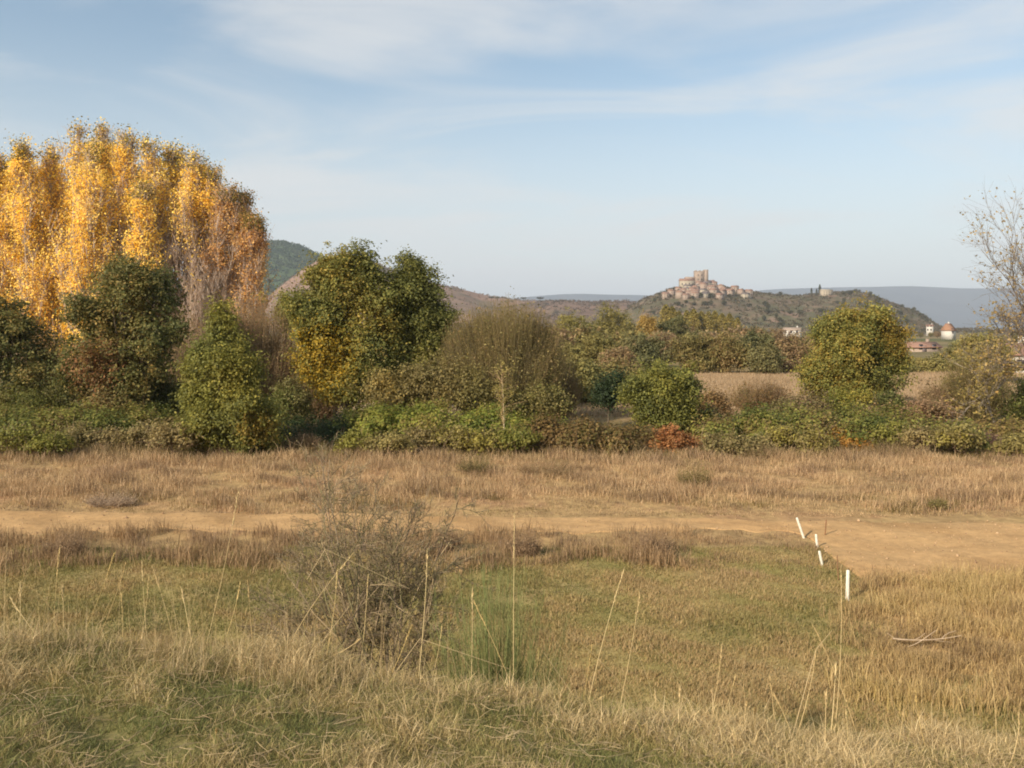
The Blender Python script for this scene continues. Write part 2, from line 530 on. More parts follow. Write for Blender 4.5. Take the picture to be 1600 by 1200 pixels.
# the dirt track, a sheet just above the field
tx = np.linspace(-900, 2700, 900)
rows = 40
Vf, Vn = road_far(tx), road_near(tx)
pts, cols = [], []
for j in range(rows + 1):
    t = j / rows
    yy = EYE * FPX / ((Vf * (1 - t) + Vn * t) - HZ)
    xx = (tx - 800) / FPX * yy
    pts.append(np.stack([xx, yy, H(xx, yy) + 0.022 - (0.03 if j in (0, rows) else 0)], 1))
    rut = 0.5 + 0.5 * np.cos(t * 4 * math.pi) + 1.6 * wob(xx * 0.16, yy, 0.35, 4.0) + 0.8 * wob(xx * 0.5, yy, 0.2, 9.0)
    c = ramp(0.5 + 0.5 * wob(xx, yy, 1.6, 3.0) + rng.normal(0, 0.05, len(xx)), [lin(178, 140, 94), lin(190, 152, 104), lin(166, 130, 86)])
    cols.append(c * (1 - 0.05 * rut)[:, None])
pts = np.concatenate(pts); cols = np.concatenate(cols)
ii = np.arange((rows + 1) * len(tx), dtype=np.int32).reshape(rows + 1, len(tx))
rf = np.stack([ii[1:, :-1], ii[1:, 1:], ii[:-1, 1:], ii[:-1, :-1]], -1).reshape(-1, 4)
tag(build('dirt_track', pts, rf, M_road, None, cols, True), 'pale ochre dirt track crossing the field and widening on the right', None, None, 'structure')


# ------------------------------------------------------------------ hills
def ridge(name, D, front, back, pts, mat, cols, label, cs=60.0, nx=240, ny=40, rough=0.0, xs=None, base=0.0, seed=1.0):
    px = np.array([p[0] for p in pts], float); py = np.array([p[1] for p in pts], float)
    xx = np.linspace(px[0], px[-1], nx)
    top = np.interp(xx, px, py)
    k = np.ones(7) / 7
    top = np.concatenate([top[:3], np.convolve(top, k, 'valid'), top[-3:]])
    zr = EYE + (HZ - top) / FPX * D
    X = (xx - 800) / FPX * D
    ys = np.concatenate([np.linspace(D - front, D, ny), np.linspace(D + back / 12, D + back, 12)])
    Xg, Yg = np.meshgrid(X, ys)
    Xg = Xg * (Yg / D)                        # the hill narrows towards its foot
    pf = np.where(Yg <= D, sstep(D - front, D, Yg) ** 1.15, 1 - sstep(D, D + back, Yg))
    Z = base + (zr[None] - base) * pf
    Z = Z + rough * wob(Xg, Yg, front / 7, seed) * (pf * (1 - pf) * 4)
    c = ramp(0.5 + 0.5 * wob(Xg.ravel(), Yg.ravel() * 0.6, cs, seed) + 0.3 * wob(Xg.ravel(), Yg.ravel(), cs / 3.7, seed + 2), cols)
    n0, n1_ = Xg.shape
    ii = np.arange(n0 * n1_, dtype=np.int32).reshape(n0, n1_)
    f = np.stack([ii[:-1, :-1], ii[:-1, 1:], ii[1:, 1:], ii[1:, :-1]], -1).reshape(-1, 4)
    o = build(name, np.stack([Xg.ravel(), Yg.ravel(), Z.ravel() - 0.5], 1), f, mat, None, c, True)
    tag(o, label, None, None, 'structure')

    def hz_(x, y):
        zt = np.interp(x * D / y, X, zr)
        p_ = np.where(y <= D, sstep(D - front, D, y) ** 1.15, 1 - sstep(D, D + back, y))
        return base + (zt - base) * p_ + rough * wob(x, y, front / 7, seed) * (p_ * (1 - p_) * 4) - 0.5
    return hz_


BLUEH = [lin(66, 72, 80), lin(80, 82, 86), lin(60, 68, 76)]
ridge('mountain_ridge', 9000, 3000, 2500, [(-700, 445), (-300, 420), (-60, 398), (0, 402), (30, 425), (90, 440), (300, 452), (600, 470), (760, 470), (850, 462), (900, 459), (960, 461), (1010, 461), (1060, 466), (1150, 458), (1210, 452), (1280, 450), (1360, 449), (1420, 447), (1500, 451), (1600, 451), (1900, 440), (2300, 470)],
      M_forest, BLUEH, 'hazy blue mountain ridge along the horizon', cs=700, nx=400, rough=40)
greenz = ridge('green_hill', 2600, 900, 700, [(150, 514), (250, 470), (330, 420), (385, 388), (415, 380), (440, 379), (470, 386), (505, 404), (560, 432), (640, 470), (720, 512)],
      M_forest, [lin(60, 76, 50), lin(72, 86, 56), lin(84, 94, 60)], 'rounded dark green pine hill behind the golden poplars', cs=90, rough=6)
barez = ridge('bare_hill', 1900, 700, 600, [(350, 514), (410, 470), (440, 446), (470, 424), (505, 402), (560, 400), (620, 425), (690, 446), (720, 452), (760, 462), (800, 468), (860, 472), (900, 478), (980, 496), (1060, 514)],
      M_hill, [lin(134, 106, 86), lin(146, 116, 96), lin(124, 102, 82), lin(110, 98, 76)], 'bare reddish brown hill sloping down behind the trees', cs=80, rough=7, seed=3.0)
brownz = ridge('brown_ridge', 1500, 500, 400, [(700, 514), (780, 482), (860, 470), (920, 472), (980, 470), (1030, 482), (1100, 514)],
      M_hill, [lin(110, 94, 80), lin(128, 104, 88), lin(100, 92, 72)], 'low purple brown scrub ridge left of the village', cs=70, rough=4, seed=5.0)
VD = 1300
hillz = ridge('village_hill', VD, 640, 420, [(960, 514), (985, 478), (1010, 466), (1030, 459), (1050, 452), (1070, 447), (1095, 444), (1120, 447), (1145, 452), (1170, 457), (1205, 461), (1240, 463), (1280, 460), (1310, 457), (1345, 457), (1362, 462), (1385, 471), (1415, 482), (1438, 490), (1452, 500), (1464, 508), (1476, 514)],
              M_hill, [lin(112, 98, 76), lin(124, 104, 84), lin(102, 94, 68), lin(94, 90, 64), lin(138, 112, 94)], 'village hill covered in brown scrub', cs=42, nx=300, rough=3, seed=2.0, base=-2.0)


def on_hill(X, Y):
    """the spot of the hill's near slope in the given direction"""
    ys = np.linspace(VD - 620, VD, 400)
    xs = (X - 800) / FPX * ys
    z = hillz(xs, ys)
    row = HZ - (z - EYE) / ys * FPX
    i = int(np.argmax(row <= Y)) if (row <= Y).any() else len(ys) - 1
    return xs[i], ys[i], z[i]


# scrub on the hill: low poly clumps of leaves, one uncountable mass
r = np.random.default_rng(21)
n = 5200
sx = r.uniform((960 - 800) / FPX * VD, (1476 - 800) / FPX * VD, n); sy = r.uniform(VD - 560, VD + 30, n)
keep = (wob(sx, sy, 28, 4.0) + r.normal(0, 0.5, n) > -0.15) & (hillz(sx, sy) > 1)
sx, sy = sx[keep], sy[keep]
sz = hillz(sx, sy)
k = 14
rad_ = np.repeat(r.uniform(1.2, 3.0, len(sx)), k)
cen = np.repeat(np.stack([sx, sy, sz + 0.8], 1), k, axis=0) + r.normal(0, 0.5, (len(sx) * k, 3)) * rad_[:, None] * np.array([1, 1, 0.7])
v, f, c = leaf_quads(cen, 1.1, palette(cen, [lin(80, 78, 54), lin(98, 88, 64), lin(116, 98, 76), lin(90, 84, 60)], r, 30), r)
tag(build('hillside_scrub', v, f, M_leaf, None, c), 'dark scrub covering the village hill', None, None, 'stuff')




def scrub(name, hf, X0, X1, D, front, n, size, pal, label, seed, thr):
    r = np.random.default_rng(seed)
    sy = r.uniform(D - front * 0.8, D + 20, n); sx = (r.uniform(X0, X1, n) - 800) / FPX * D
    keep = (wob(sx, sy, size * 14, seed) + r.normal(0, 0.5, n) > thr) & (hf(sx, sy) > 1)
    sx, sy = sx[keep], sy[keep]; k = 9
    cen = np.repeat(np.stack([sx, sy, hf(sx, sy) + size * 0.5], 1), k, axis=0) + r.normal(0, size * 0.8, (len(sx) * k, 3)) * np.array([1, 1, 0.6])
    v, f, c = leaf_quads(cen, size * 0.7, palette(cen, pal, r, size * 12), r)
    tag(build(name, v, f, M_leaf, None, c), label, None, None, 'stuff')


scrub('hill_forest', greenz, 160, 700, 2600, 900, 9000, 4.5, [lin(58, 72, 50), lin(72, 84, 56), lin(86, 92, 60)], 'pine forest covering the rounded green hill', 71, -0.6)
scrub('bare_hill_scrub', barez, 360, 1050, 1900, 700, 3500, 2.2, [lin(96, 88, 66), lin(120, 100, 80), lin(132, 106, 88)], 'thin scrub on the bare brown hill', 72, 0.1)
scrub('ridge_scrub', brownz, 710, 1090, 1500, 500, 3000, 2.0, [lin(92, 84, 70), lin(110, 94, 78), lin(120, 100, 84)], 'scrub on the low purple brown ridge', 73, -0.1)

# ------------------------------------------------------------------ village on the hill
def box(cx, cy, cz, sx, sy, sz, rz=0.0):
    v = np.array([[-1, -1, 0], [1, -1, 0], [1, 1, 0], [-1, 1, 0], [-1, -1, 1], [1, -1, 1], [1, 1, 1], [-1, 1, 1]], float)
    v = v * np.array([sx / 2, sy / 2, sz])
    c_, s_ = math.cos(rz), math.sin(rz)
    v = np.stack([v[:, 0] * c_ - v[:, 1] * s_ + cx, v[:, 0] * s_ + v[:, 1] * c_ + cy, v[:, 2] + cz], 1)
    f = np.array([[0, 3, 2, 1], [4, 5, 6, 7], [0, 1, 5, 4], [1, 2, 6, 5], [2, 3, 7, 6], [3, 0, 4, 7]], np.int32)
    return v, f, np.zeros((8, 3)) + 0.5


def boxes(name, bl, mat, parent):
    v, f, c = merge([box(*b) for b in bl])
    return build(name, v, f, mat, parent)


M_stone = solid_mat('village_stone', lin(158, 138, 120), 0.9, 0.35, 0.35, 0.5)
M_pink = solid_mat('pink_render', lin(158, 136, 118), 0.9, 0.3, 0.35, 0.5)
M_cream = solid_mat('cream_render', lin(170, 156, 134), 0.9, 0.2, 0.35, 0.5)
M_white = solid_mat('white_render', lin(196, 188, 174), 0.9, 0.12, 0.5, 0.5)
M_roof = solid_mat('clay_tiles', lin(146, 112, 94), 0.9, 0.4, 0.9, 0.5)
M_roof2 = solid_mat('slate_roof', lin(112, 100, 96), 0.9, 0.3, 0.9, 0.5)
M_oroof = solid_mat('orange_tiles', lin(150, 112, 86), 0.9, 0.3, 1.5, 0.5)
M_dark = solid_mat('window_glass', lin(52, 48, 48), 0.3)


def gable(w_, d_, h_, rise, over=0.35, mat=None, parent=None):
    x, y = w_ / 2 + over, d_ / 2 + over
    v = [(-x, -y, h_), (x, -y, h_), (x, y, h_), (-x, y, h_), (-x, 0, h_ + rise), (x, 0, h_ + rise),
         (-x, -y, h_ + 0.22), (x, -y, h_ + 0.22), (x, y, h_ + 0.22), (-x, y, h_ + 0.22), (-x, 0, h_ + rise + 0.25), (x, 0, h_ + rise + 0.25)]
    q = np.array([[6, 7, 11, 10], [10, 11, 8, 9], [0, 1, 7, 6], [2, 3, 9, 8], [0, 3, 2, 1]], np.int32)
    s = np.array([[6, 10, 4], [7, 5, 11]], np.int32)
    q2 = np.array([[0, 6, 10, 9], [0, 9, 3, 3]], np.int32)
    t = np.array([[6, 10, 9], [7, 8, 11]], np.int32)
    e = np.array([[0, 6, 9, 3], [1, 2, 8, 7]], np.int32)
    return build('roof', np.array(v), [q, t, e], mat, parent)


def house_proto(name, w_, d_, h_, rise, wall, roof, label, group, nwin=2, floors=2):
    root = empty(name, (0, 0, 0), label, 'house', group)
    boxes('wall', [(0, 0, -3, w_, d_, h_ + 3)], wall, root)
    rf = gable(w_, d_, h_, rise, 0.35, roof, root)
    ch = boxes('chimney', [(w_ * 0.28, d_ * 0.12, h_ + rise * 0.4, 0.7, 0.7, rise * 0.6 + 1.0)], wall, rf)
    for fl in range(floors):
        for i in range(nwin):
            boxes('window', [((i + 0.5) / nwin * w_ - w_ / 2, -d_ / 2 - 0.02, 1.2 + fl * 2.9, 1.0, 0.12, 1.3)], M_dark, root)
    boxes('door', [(-w_ * 0.12, -d_ / 2 - 0.025, 0.02, 1.1, 0.14, 2.1)], M_roof2, root) if floors < 2 else None
    return root


VORD = 'first second third fourth fifth sixth seventh eighth ninth tenth eleventh twelfth thirteenth fourteenth fifteenth sixteenth seventeenth eighteenth nineteenth twentieth'.split()
VORD += ['twenty ' + o for o in VORD[:9]] + ['thirtieth'] + ['thirty ' + o for o in VORD[:9]] + ['forty ' + o for o in VORD[:9]]
G_ST = 'stone houses stacked up the village hill'
G_PK = 'pink rendered houses on the village hill'
G_CR = 'cream rendered houses on the village hill'
protos = [house_proto('stone_house', 9, 8, 6.5, 2.0, M_stone, M_roof, 'stone house with a clay tile roof packed below the castle tower', G_ST),
          house_proto('village_house', 8, 9, 7.5, 1.8, M_pink, M_roof, 'pink rendered house with a clay tile roof packed below the castle tower', G_PK),
          house_proto('village_house', 11, 8, 6.0, 1.8, M_cream, M_roof2, 'cream rendered house with a grey roof on the village hill', G_CR)]
r = np.random.default_rng(5)
spots = []
for i in range(75):
    Y = r.uniform(444, 468)
    half = 5 + (Y - 440) * 1.6
    X = 1100 + r.uniform(-1, 1) * half + (Y - 455) * 0.2
    spots.append((X, Y))
spots += [(1148, 456), (1158, 461), (1170, 462), (1165, 466), (1140, 462), (1049, 463), (1060, 457), (1040, 466)]
placed = []
used = [False] * 3
for X, Y in spots:
    x, y, z = on_hill(X, Y)
    if any((x - a) ** 2 + (y - b) ** 2 < 100 for a, b in placed): continue
    placed.append((x, y))
    ki = int(r.choice(3, p=[0.5, 0.27, 0.23]))
    rz = r.normal(0, 0.5); s = r.uniform(0.75, 1.1)
    if not used[ki]:
        used[ki] = True
        protos[ki].location = (x, y, z); protos[ki].rotation_euler = (0, 0, rz)
    else:
        dup(protos[ki], (x, y, z), rz, s)

for grp, words in ((G_ST, 'stone village house with a clay tile roof'), (G_PK, 'pink rendered village house with a clay tile roof'), (G_CR, 'cream rendered village house with a grey roof')):
    mem = sorted([o for o in C.objects if o.get('group') == grp], key=lambda o: o.location.x / o.location.y)
    for i, o in enumerate(mem): o['label'] = words + ', ' + VORD[i] + ' from the left of its kind'

# castle tower with its lower keep
x, y, z = on_hill(1095, 446)
cas_at = (x, y, z)
cas = empty('castle_tower', (0, 0, 0), 'square stone castle tower crowning the hilltop village', 'castle')
boxes('tower', [(-2.5, 0, -2, 12, 12, 18)], M_stone, cas)
boxes('parapet', [(-2.5 + sx_ * 5.0, sy_ * 5.0, 16.002, 2.0, 2.0, 1.6) for sx_ in (-1, 0, 1) for sy_ in (-1, 1)] + [(-2.5 + 5.0 * s_, 0, 16.002, 2.0, 2.0, 1.6) for s_ in (-1, 1)], M_stone, cas)
boxes('turret', [(6.2, -1.5, -2, 5.2, 9, 20.5)], M_stone, cas)
boxes('wing', [(-15, 1, -2, 12.6, 10, 12)], M_pink, cas)
for wx, wz in ((-5, 6), (0, 6), (-5, 11), (0, 11)):
    boxes('window', [(wx, -6.05, wz, 1.2, 0.2, 1.9)], M_dark, cas)
cas.location = cas_at; cas.scale = (1.05, 1.05, 1.2)
x, y, z = on_hill(1073, 450)
ch = empty('village_church', (0, 0, 0), 'long cream church building left of the castle tower', 'church')
boxes('wall', [(0, 0, -3, 20, 11, 13)], M_cream, ch); gable(20, 11, 10, 3.0, 0.4, M_roof, ch)
for i in range(4): boxes('window', [(-7.5 + i * 5, -5.55, 4, 1.2, 0.2, 2.6)], M_dark, ch)
ch.location = (x, y, z)

# far single buildings
def far_house(name, X, Y, D, w_, d_, h_, rise, wall, roof, rz, label, floors=2, nwin=3):
    h = house_proto(name, w_, d_, h_, rise, wall, roof, label, None, nwin, floors)
    p = P(X, Y, D); h.location = tuple(p); h.rotation_euler = (0, 0, rz)
    return h


x, y, z = on_hill(1291, 462)
hh = house_proto('hilltop_house', 15, 9, 7.0, 1.6, M_cream, M_cream, 'sandy house with cypresses on the right shoulder of the village hill', None, 4, 2)
hh.location = (x, y, z); hh.rotation_euler = (0, 0, 0.15)
far_house('white_house', 1238, 524, 430, 8.5, 6, 2.6, 1.3, M_white, M_stone, -0.5, 'long whitish farmhouse left of the round green tree on the right', 1, 3)
far_house('orange_roofed_house', 1482, 521, 420, 4.0, 5.2, 1.4, 3.4, M_white, M_oroof, 0.5, 'small white house with a steep orange roof', 1, 2)
far_house('cream_house', 1453, 519, 640, 4.5, 5, 4.5, 1.2, M_white, M_roof, -0.6, 'narrow white house at the foot of the village hill', 2, 2)
far_house('tile_roofed_barn', 1440, 553, 210, 7, 5, 1.6, 1.2, M_stone, M_roof, 0.1, 'low barn with a pale orange roof behind the round green tree', 1, 2)
far_house('red_roofed_house', 1582, 592, 105, 3.4, 5.0, 3.0, 1.3, M_white, M_roof, -0.5, 'white house with a red roof half hidden at the right edge', 1, 2)

# small trees on hill and skyline
def small_tree_proto(name, h, w_, pal, label, group, seed, n=220, leaf=0.55, kind='round'):
    r = np.random.default_rng(seed)
    root = empty(name, (0, 0, 0), label, 'tree', group)
    if kind == 'cypress':
        t = r.uniform(0, 1, n); a = r.uniform(0, 6.283, n)
        rr = w_ / 2 * np.sin(np.clip(t * 0.9 + 0.1, 0, 1) * math.pi) ** 0.6 * r.uniform(0.5, 1, n)
        cen = np.stack([np.cos(a) * rr, np.sin(a) * rr, t * h], 1)
    elif kind == 'umbrella':
        d = r.normal(size=(n, 3)); d /= np.linalg.norm(d, axis=1)[:, None]
        cen = d * r.uniform(0.5, 1, (n, 1)) * np.array([w_ / 2, w_ / 2, h * 0.16]) + np.array([0, 0, h * 0.86])
    else:
        d = r.normal(size=(n, 3)); d /= np.linalg.norm(d, axis=1)[:, None]
        cen = d * (r.uniform(0, 1, (n, 1)) ** 0.4) * np.array([w_ / 2, w_ / 2, h * 0.42]) * (1 + 0.25 * wob(d[:, 0], d[:, 1], 0.3, seed, d[:, 2]))[:, None] + np.array([0, 0, h * 0.56])
    v, f, c = leaf_quads(cen, leaf, palette(cen, pal, r, h / 4, seed), r, up=0.2)
    build('crown', v, f, M_leaf, root, c)
    T = bez(np.array([[0, 0, -0.6]]), np.array([[0, 0, h * 0.8]]), 4, np.zeros((1, 3)), r)
    v, f, c = merge([tubes(T, np.linspace(w_ * 0.05, w_ * 0.015, 4)[None], 6, lin(90, 76, 62))])
    build('trunk', v, f, M_bark, root, c)
    return root


FARP = [lin(70, 72, 50), lin(90, 88, 58), lin(106, 94, 68)]
cyp = small_tree_proto('cypress', 11, 3.2, FARP[:2], 'dark cypress beside the sandy hilltop house', 'cypresses by the hilltop house', 31, 260, 0.6, 'cypress')
x, y, z = on_hill(1268, 462); cyp.location = (x, y, z)
for X, Y in ((1276, 462), (1281, 461)):
    x, y, z = on_hill(X, Y); dup(cyp, (x, y, z), 1.0, 0.9 if X < 1280 else 1.35)
htr = small_tree_proto('hillside_tree', 6.5, 7, FARP, 'small dark tree scattered over the village hill', 'small trees scattered over the village hill', 32, 300, 0.6)
r = np.random.default_rng(12)
hs = [(1337, 456), (1343, 457), (1330, 459), (1325, 460), (1318, 461), (1050, 456), (1043, 458), (1055, 454), (1202, 462), (1219, 463), (1360, 463), (1365, 466), (1030, 462), (1370, 469), (1433, 489), (1440, 494), (1445, 498), (1437, 496), (1120, 450), (1131, 453), (1150, 455), (1160, 458), (1167, 459)]
hs += [(1060, 460), (1075, 463), (1085, 458), (1105, 462), (1118, 459), (1130, 462), (1095, 466), (1112, 466), (1070, 467), (1140, 464), (1082, 468), (1122, 467)]
hs += [(r.uniform(1020, 1450), r.uniform(470, 512)) for _ in range(62)]
for i, (X, Y) in enumerate(hs):
    x, y, z = on_hill(X, Y)
    if i == 0: htr.location = (x, y, z); continue
    dup(htr, (x, y, z), r.uniform(0, 6), (float(r.uniform(0.6, 1.3)),) * 2 + (float(r.uniform(0.6, 1.2)),))
ump = small_tree_proto('umbrella_pine', 9, 15, FARP[:2], 'flat topped pine standing out on the skyline', 'flat topped pines on the skyline', 33, 300, 1.0, 'umbrella')
for i, (X, Y, s) in enumerate(((768, 470, 0.8), (777, 470, 0.7), (844, 472, 0.95), (818, 471, 0.8))):
    p = P(X, Y, 1500)
    if i == 0: ump.location = tuple(p); ump.scale = (s,) * 3
    else: dup(ump, p, i * 1.3, s)

# ------------------------------------------------------------------ the belt of trees beyond the field
mid_pals = [OLIVE, [lin(116, 110, 64), lin(134, 124, 70), lin(148, 132, 78)], [lin(94, 96, 62), lin(112, 108, 68), lin(128, 118, 76)], BROWN,
            [lin(124, 118, 66), lin(140, 130, 72), lin(152, 138, 78)]]
mid = [  # X, top row, bottom row, half width px, distance, palette, label
    (905, 566, 640, 42, 62, 1, 'olive bush right of the broad willow before the belt'),
    (972, 566, 622, 34, 70, 0, 'low olive bush behind the small dark green bush'),
    (902, 480, 560, 40, 150, 4, 'yellow olive tree at the left end of the far belt'),
    (955, 474, 555, 48, 152, 1, 'broad olive tree in the far belt left of the village'),
    (1012, 488, 545, 17, 140, 4, 'small orange gold tree in the middle of the far belt'),
    (1058, 492, 560, 34, 142, 2, 'dark round tree right of the small orange tree in the belt'),
    (890, 528, 612, 44, 100, 1, 'pale olive bush beside the large twiggy willow'),
    (935, 520, 606, 46, 102, 1, 'light olive bush second in the front row of the belt'),
    (1005, 516, 590, 44, 106, 2, 'grey green rounded bush in the front row of the belt'),
    (965, 545, 596, 30, 98, 3, 'low brown bush in front of the rounded grey green bush'),
    (1088, 518, 586, 42, 107, 0, 'olive rounded bush in the middle of the front row'),
    (1135, 520, 584, 40, 107, 0, 'olive brown rounded bush in the front row'),
    (1180, 514, 582, 40, 109, 2, 'dark grey green bush right of the middle in the front row'),
    (1198, 540, 582, 24, 103, 2, 'small dark green bush at the foot of the front row'),
    (1238, 522, 584, 34, 108, 3, 'brown bush left of the round green tree on the right'),
    (1216, 513, 560, 26, 180, 3, 'brown tree beside the long whitish farmhouse'),
    (1445, 562, 584, 44, 106, 1, 'low olive bush right of the round green tree'),
    (1500, 540, 590, 46, 108, 1, 'olive bush below the orange roofed house'),
    (1540, 512, 600, 42, 84, 1, 'yellow green tree behind the brown willow on the right'),
    (1590, 520, 585, 40, 128, 1, 'yellow green tree behind the bare tree at the right edge'),
]
for i, (X, Yt, Yb, hw, D, pi_, lab) in enumerate(mid):
    k_ = D / FPX
    hgt = (Yb - Yt)
    pal = mid_pals[pi_]
    if i == 4: pal = [lin(162, 136, 76), lin(172, 144, 82), lin(152, 130, 74)]
    lobes = [(X - hw * 0.35, Yt + hgt * 0.48, hw * 0.62, hgt * 0.42), (X + hw * 0.35, Yt + hgt * 0.5, hw * 0.62, hgt * 0.42), (X, Yt + hgt * 0.36, hw * 0.6, hgt * 0.36), (X, Yt + hgt * 0.68, hw * 0.95, hgt * 0.34)]
    crown_tree('belt_tree', D, X, lobes, 640, 22, 0.13, pal, lab, 'tree', 100 + i, base_y=float(H((X - 800) * k_, D)), spread=0.34, trunk_r=0.16, limbs=14, psc=2.4, shell=0.38)

# upright golden poplars in the far belt, and a wide stock of trees filling the valley
fp = small_tree_proto('far_poplar', 15, 5.5, [lin(136, 124, 70), lin(156, 138, 76), lin(140, 124, 78)], 'upright golden olive poplar, first from the left in the row below the village', 'row of golden poplars below the village', 41, 1500, 0.42, 'cypress')
r = np.random.default_rng(8)
px_ = [1040, 1050, 1061, 1073, 1084, 1096, 1107, 1117, 1128, 1140, 1152]
for i, X in enumerate(px_):
    D = 270 + r.uniform(-12, 12); p = np.array([(X - 800) / FPX * D, D, 0.0]); s = float(r.uniform(0.72, 0.92)) * (1.06 if X < 1120 else 0.92)
    if i == 0: fp.location = tuple(p); fp.scale = (s, s, s * 0.92)
    else: dup(fp, p, i * 0.9, (s, s, s * 0.92), 'upright golden olive poplar, ' + VORD[i] + ' from the left in the row below the village')
G_V = 'trees filling the valley below the village'
vts = [small_tree_proto('valley_tree', 7.0, 8, OLIVE, 'olive tree among many filling the valley below the village', G_V, 51, 1300, 0.42),
       small_tree_proto('valley_tree', 6.0, 8, mid_pals[2], 'grey green tree among many filling the valley below the village', G_V + ', grey green', 52, 1300, 0.42),
       small_tree_proto('valley_tree', 6.5, 7, BROWN, 'brown tree among many filling the valley below the village', G_V + ', brown', 53, 1300, 0.42)]
r = np.random.default_rng(19)
first = [True] * 3
for i in range(190):
    D = float(np.exp(r.uniform(math.log(118), math.log(640)))) if i < 150 else float(r.uniform(125, 260))
    X = r.uniform(690, 1640) if i < 150 else r.uniform(860, 1260)
    if 1225 < X < 1262 and D < 430: continue
    if 1428 < X < 1500 and D < 430: continue
    if X > 1560 and D < 140: continue
    x = (X - 800) / FPX * D
    s = float(r.uniform(0.6, 1.0)) * (1.0 if D < 250 else 1.15)
    if X > 1200: s *= 0.62
    z = float(H(x, D))
    ki = int(r.integers(0, 3))
    if first[ki]:
        first[ki] = False; vts[ki].location = (x, D, z); vts[ki].scale = (s,) * 3
    else: dup(vts[ki], (x, D, z), r.uniform(0, 6), s)

# ------------------------------------------------------------------ golden poplars
def poplar(X, Ytop, D, hw, leafy, seed, label, base_off=0, low=0.25, pal=GOLD, lean=0.0):
    """columnar poplar: steep limbs from low down, fine twigs; leafy = share of the height (from the top) that still carries leaves"""
    r = np.random.default_rng(seed)
    bx = (X + base_off - 800) / FPX * D
    bz = float(H(bx, D)); top = P(X, Ytop, D)
    root = empty('poplar', (bx, D, bz), label, 'tree', 'golden poplar clump on the left')
    hgt = top[2] - bz
    p0 = np.array([[bx, D, bz - 0.3]]); p1 = top[None].copy()
    T = bez(p0, p1, 12, np.array([[r.normal(0, 0.2), r.normal(0, 0.2), 0]]), r)
    bark = lin(172, 152, 128)
    tv = [tubes(T, (np.linspace(1, 0.1, 12) ** 0.9 * 0.17)[None], 8, bark)]
    nl = 64
    hw = hw * 1.6
    t0 = r.uniform(0.08, 0.88, nl); st = p0 + (p1 - p0) * t0[:, None]
    R = hw * D / FPX
    az = r.uniform(0, 6.283, nl)
    ln = hgt * r.uniform(0.16, 0.32, nl) * (1 - 0.45 * t0)
    endz = np.minimum(st[:, 2] + ln, top[2] - 0.2)
    te = (endz - bz) / hgt
    prof = np.clip(np.sin(np.clip(te, 0, 1) ** 0.8 * math.pi) ** 0.5, 0.25, 1)
    rr = R * prof * r.uniform(0.5, 1.0, nl)
    en = np.stack([p0[0, 0] + (p1[0, 0] - p0[0, 0]) * te + np.cos(az) * rr, D + np.sin(az) * rr, endz], 1)
    sag = (en - st) * np.array([0.18, 0.18, -0.05])
    B = bez(st, en, 7, sag, r)
    tv.append(tubes(B, np.tile(np.linspace(0.05, 0.012, 7), (nl, 1)) * r.uniform(0.7, 1.2, (nl, 1)), 4, bark))
    nt_ = 2200                                   # fine ascending twigs
    i = r.integers(0, nl, nt_); t = r.uniform(0.1, 1, nt_) * 6; k = np.clip(t.astype(int), 0, 5); fr = (t - k)[:, None]
    s0 = B[i, k] * (1 - fr) + B[i, k + 1] * fr
    q = s0 + np.stack([r.normal(0, 0.34, nt_), r.normal(0, 0.34, nt_), r.uniform(0.4, 1.5, nt_)], 1)
    q[:, 2] = np.minimum(q[:, 2], top[2] + 0.2)
    Q = bez(s0, q, 3, r.normal(0, 0.06, q.shape), r)
    tc_ = np.array([lin(186, 162, 140), lin(160, 132, 108), lin(200, 180, 162)])[r.integers(0, 3, nt_)]
    tv.append(tubes(Q, np.tile([0.018, 0.013, 0.008], (nt_, 1)), 3, tc_))
    v, f, c = merge(tv); build('trunk', v, f, M_bark, root, c)
    ncl = 1150
    i = r.integers(0, nt_, ncl); fr = r.uniform(0.2, 1.1, ncl)[:, None]
    cl = s0[i] * (1 - fr) + q[i] * fr
    hfrac = (cl[:, 2] - bz) / hgt
    dens = sstep(1 - leafy - 0.12, 1 - leafy + 0.12, hfrac + 0.10 * wob(cl[:, 0], cl[:, 2], 1.0, seed))
    keep = r.uniform(size=ncl) < 0.06 + 0.94 * dens * (0.62 + 0.38 * wob(cl[:, 0], cl[:, 2], 0.8, seed * 1.3, cl[:, 1]))
    cl = cl[keep]; dn = dens[keep]
    per = 20
    cen = np.repeat(cl, per, axis=0) + r.normal(0, 0.26, (len(cl) * per, 3)) * np.array([1, 1, 1.25])
    keep2 = r.uniform(size=len(cen)) < np.repeat(0.25 + 0.75 * dn, per)
    cen = cen[keep2]
    col = palette(cen, pal, r, 1.6, seed * 0.9, 0.25)
    hf = (cen[:, 2] - bz) / hgt
    tip = (hf > 0.94) & (r.uniform(size=len(cen)) < 0.6)      # many leaves at the very top are a darker olive green
    col[tip] = lin(140, 124, 58) * r.uniform(0.8, 1.2, (tip.sum(), 1))
    v, f, c = leaf_quads(cen, 0.076, col, r, aspect=0.8, up=0.1, out=np.stack([cen[:, 0] - bx, cen[:, 1] - D, 0 * cen[:, 0]], 1) / R * 0.7)
    build('crown', v, f, M_leaf, root, c)


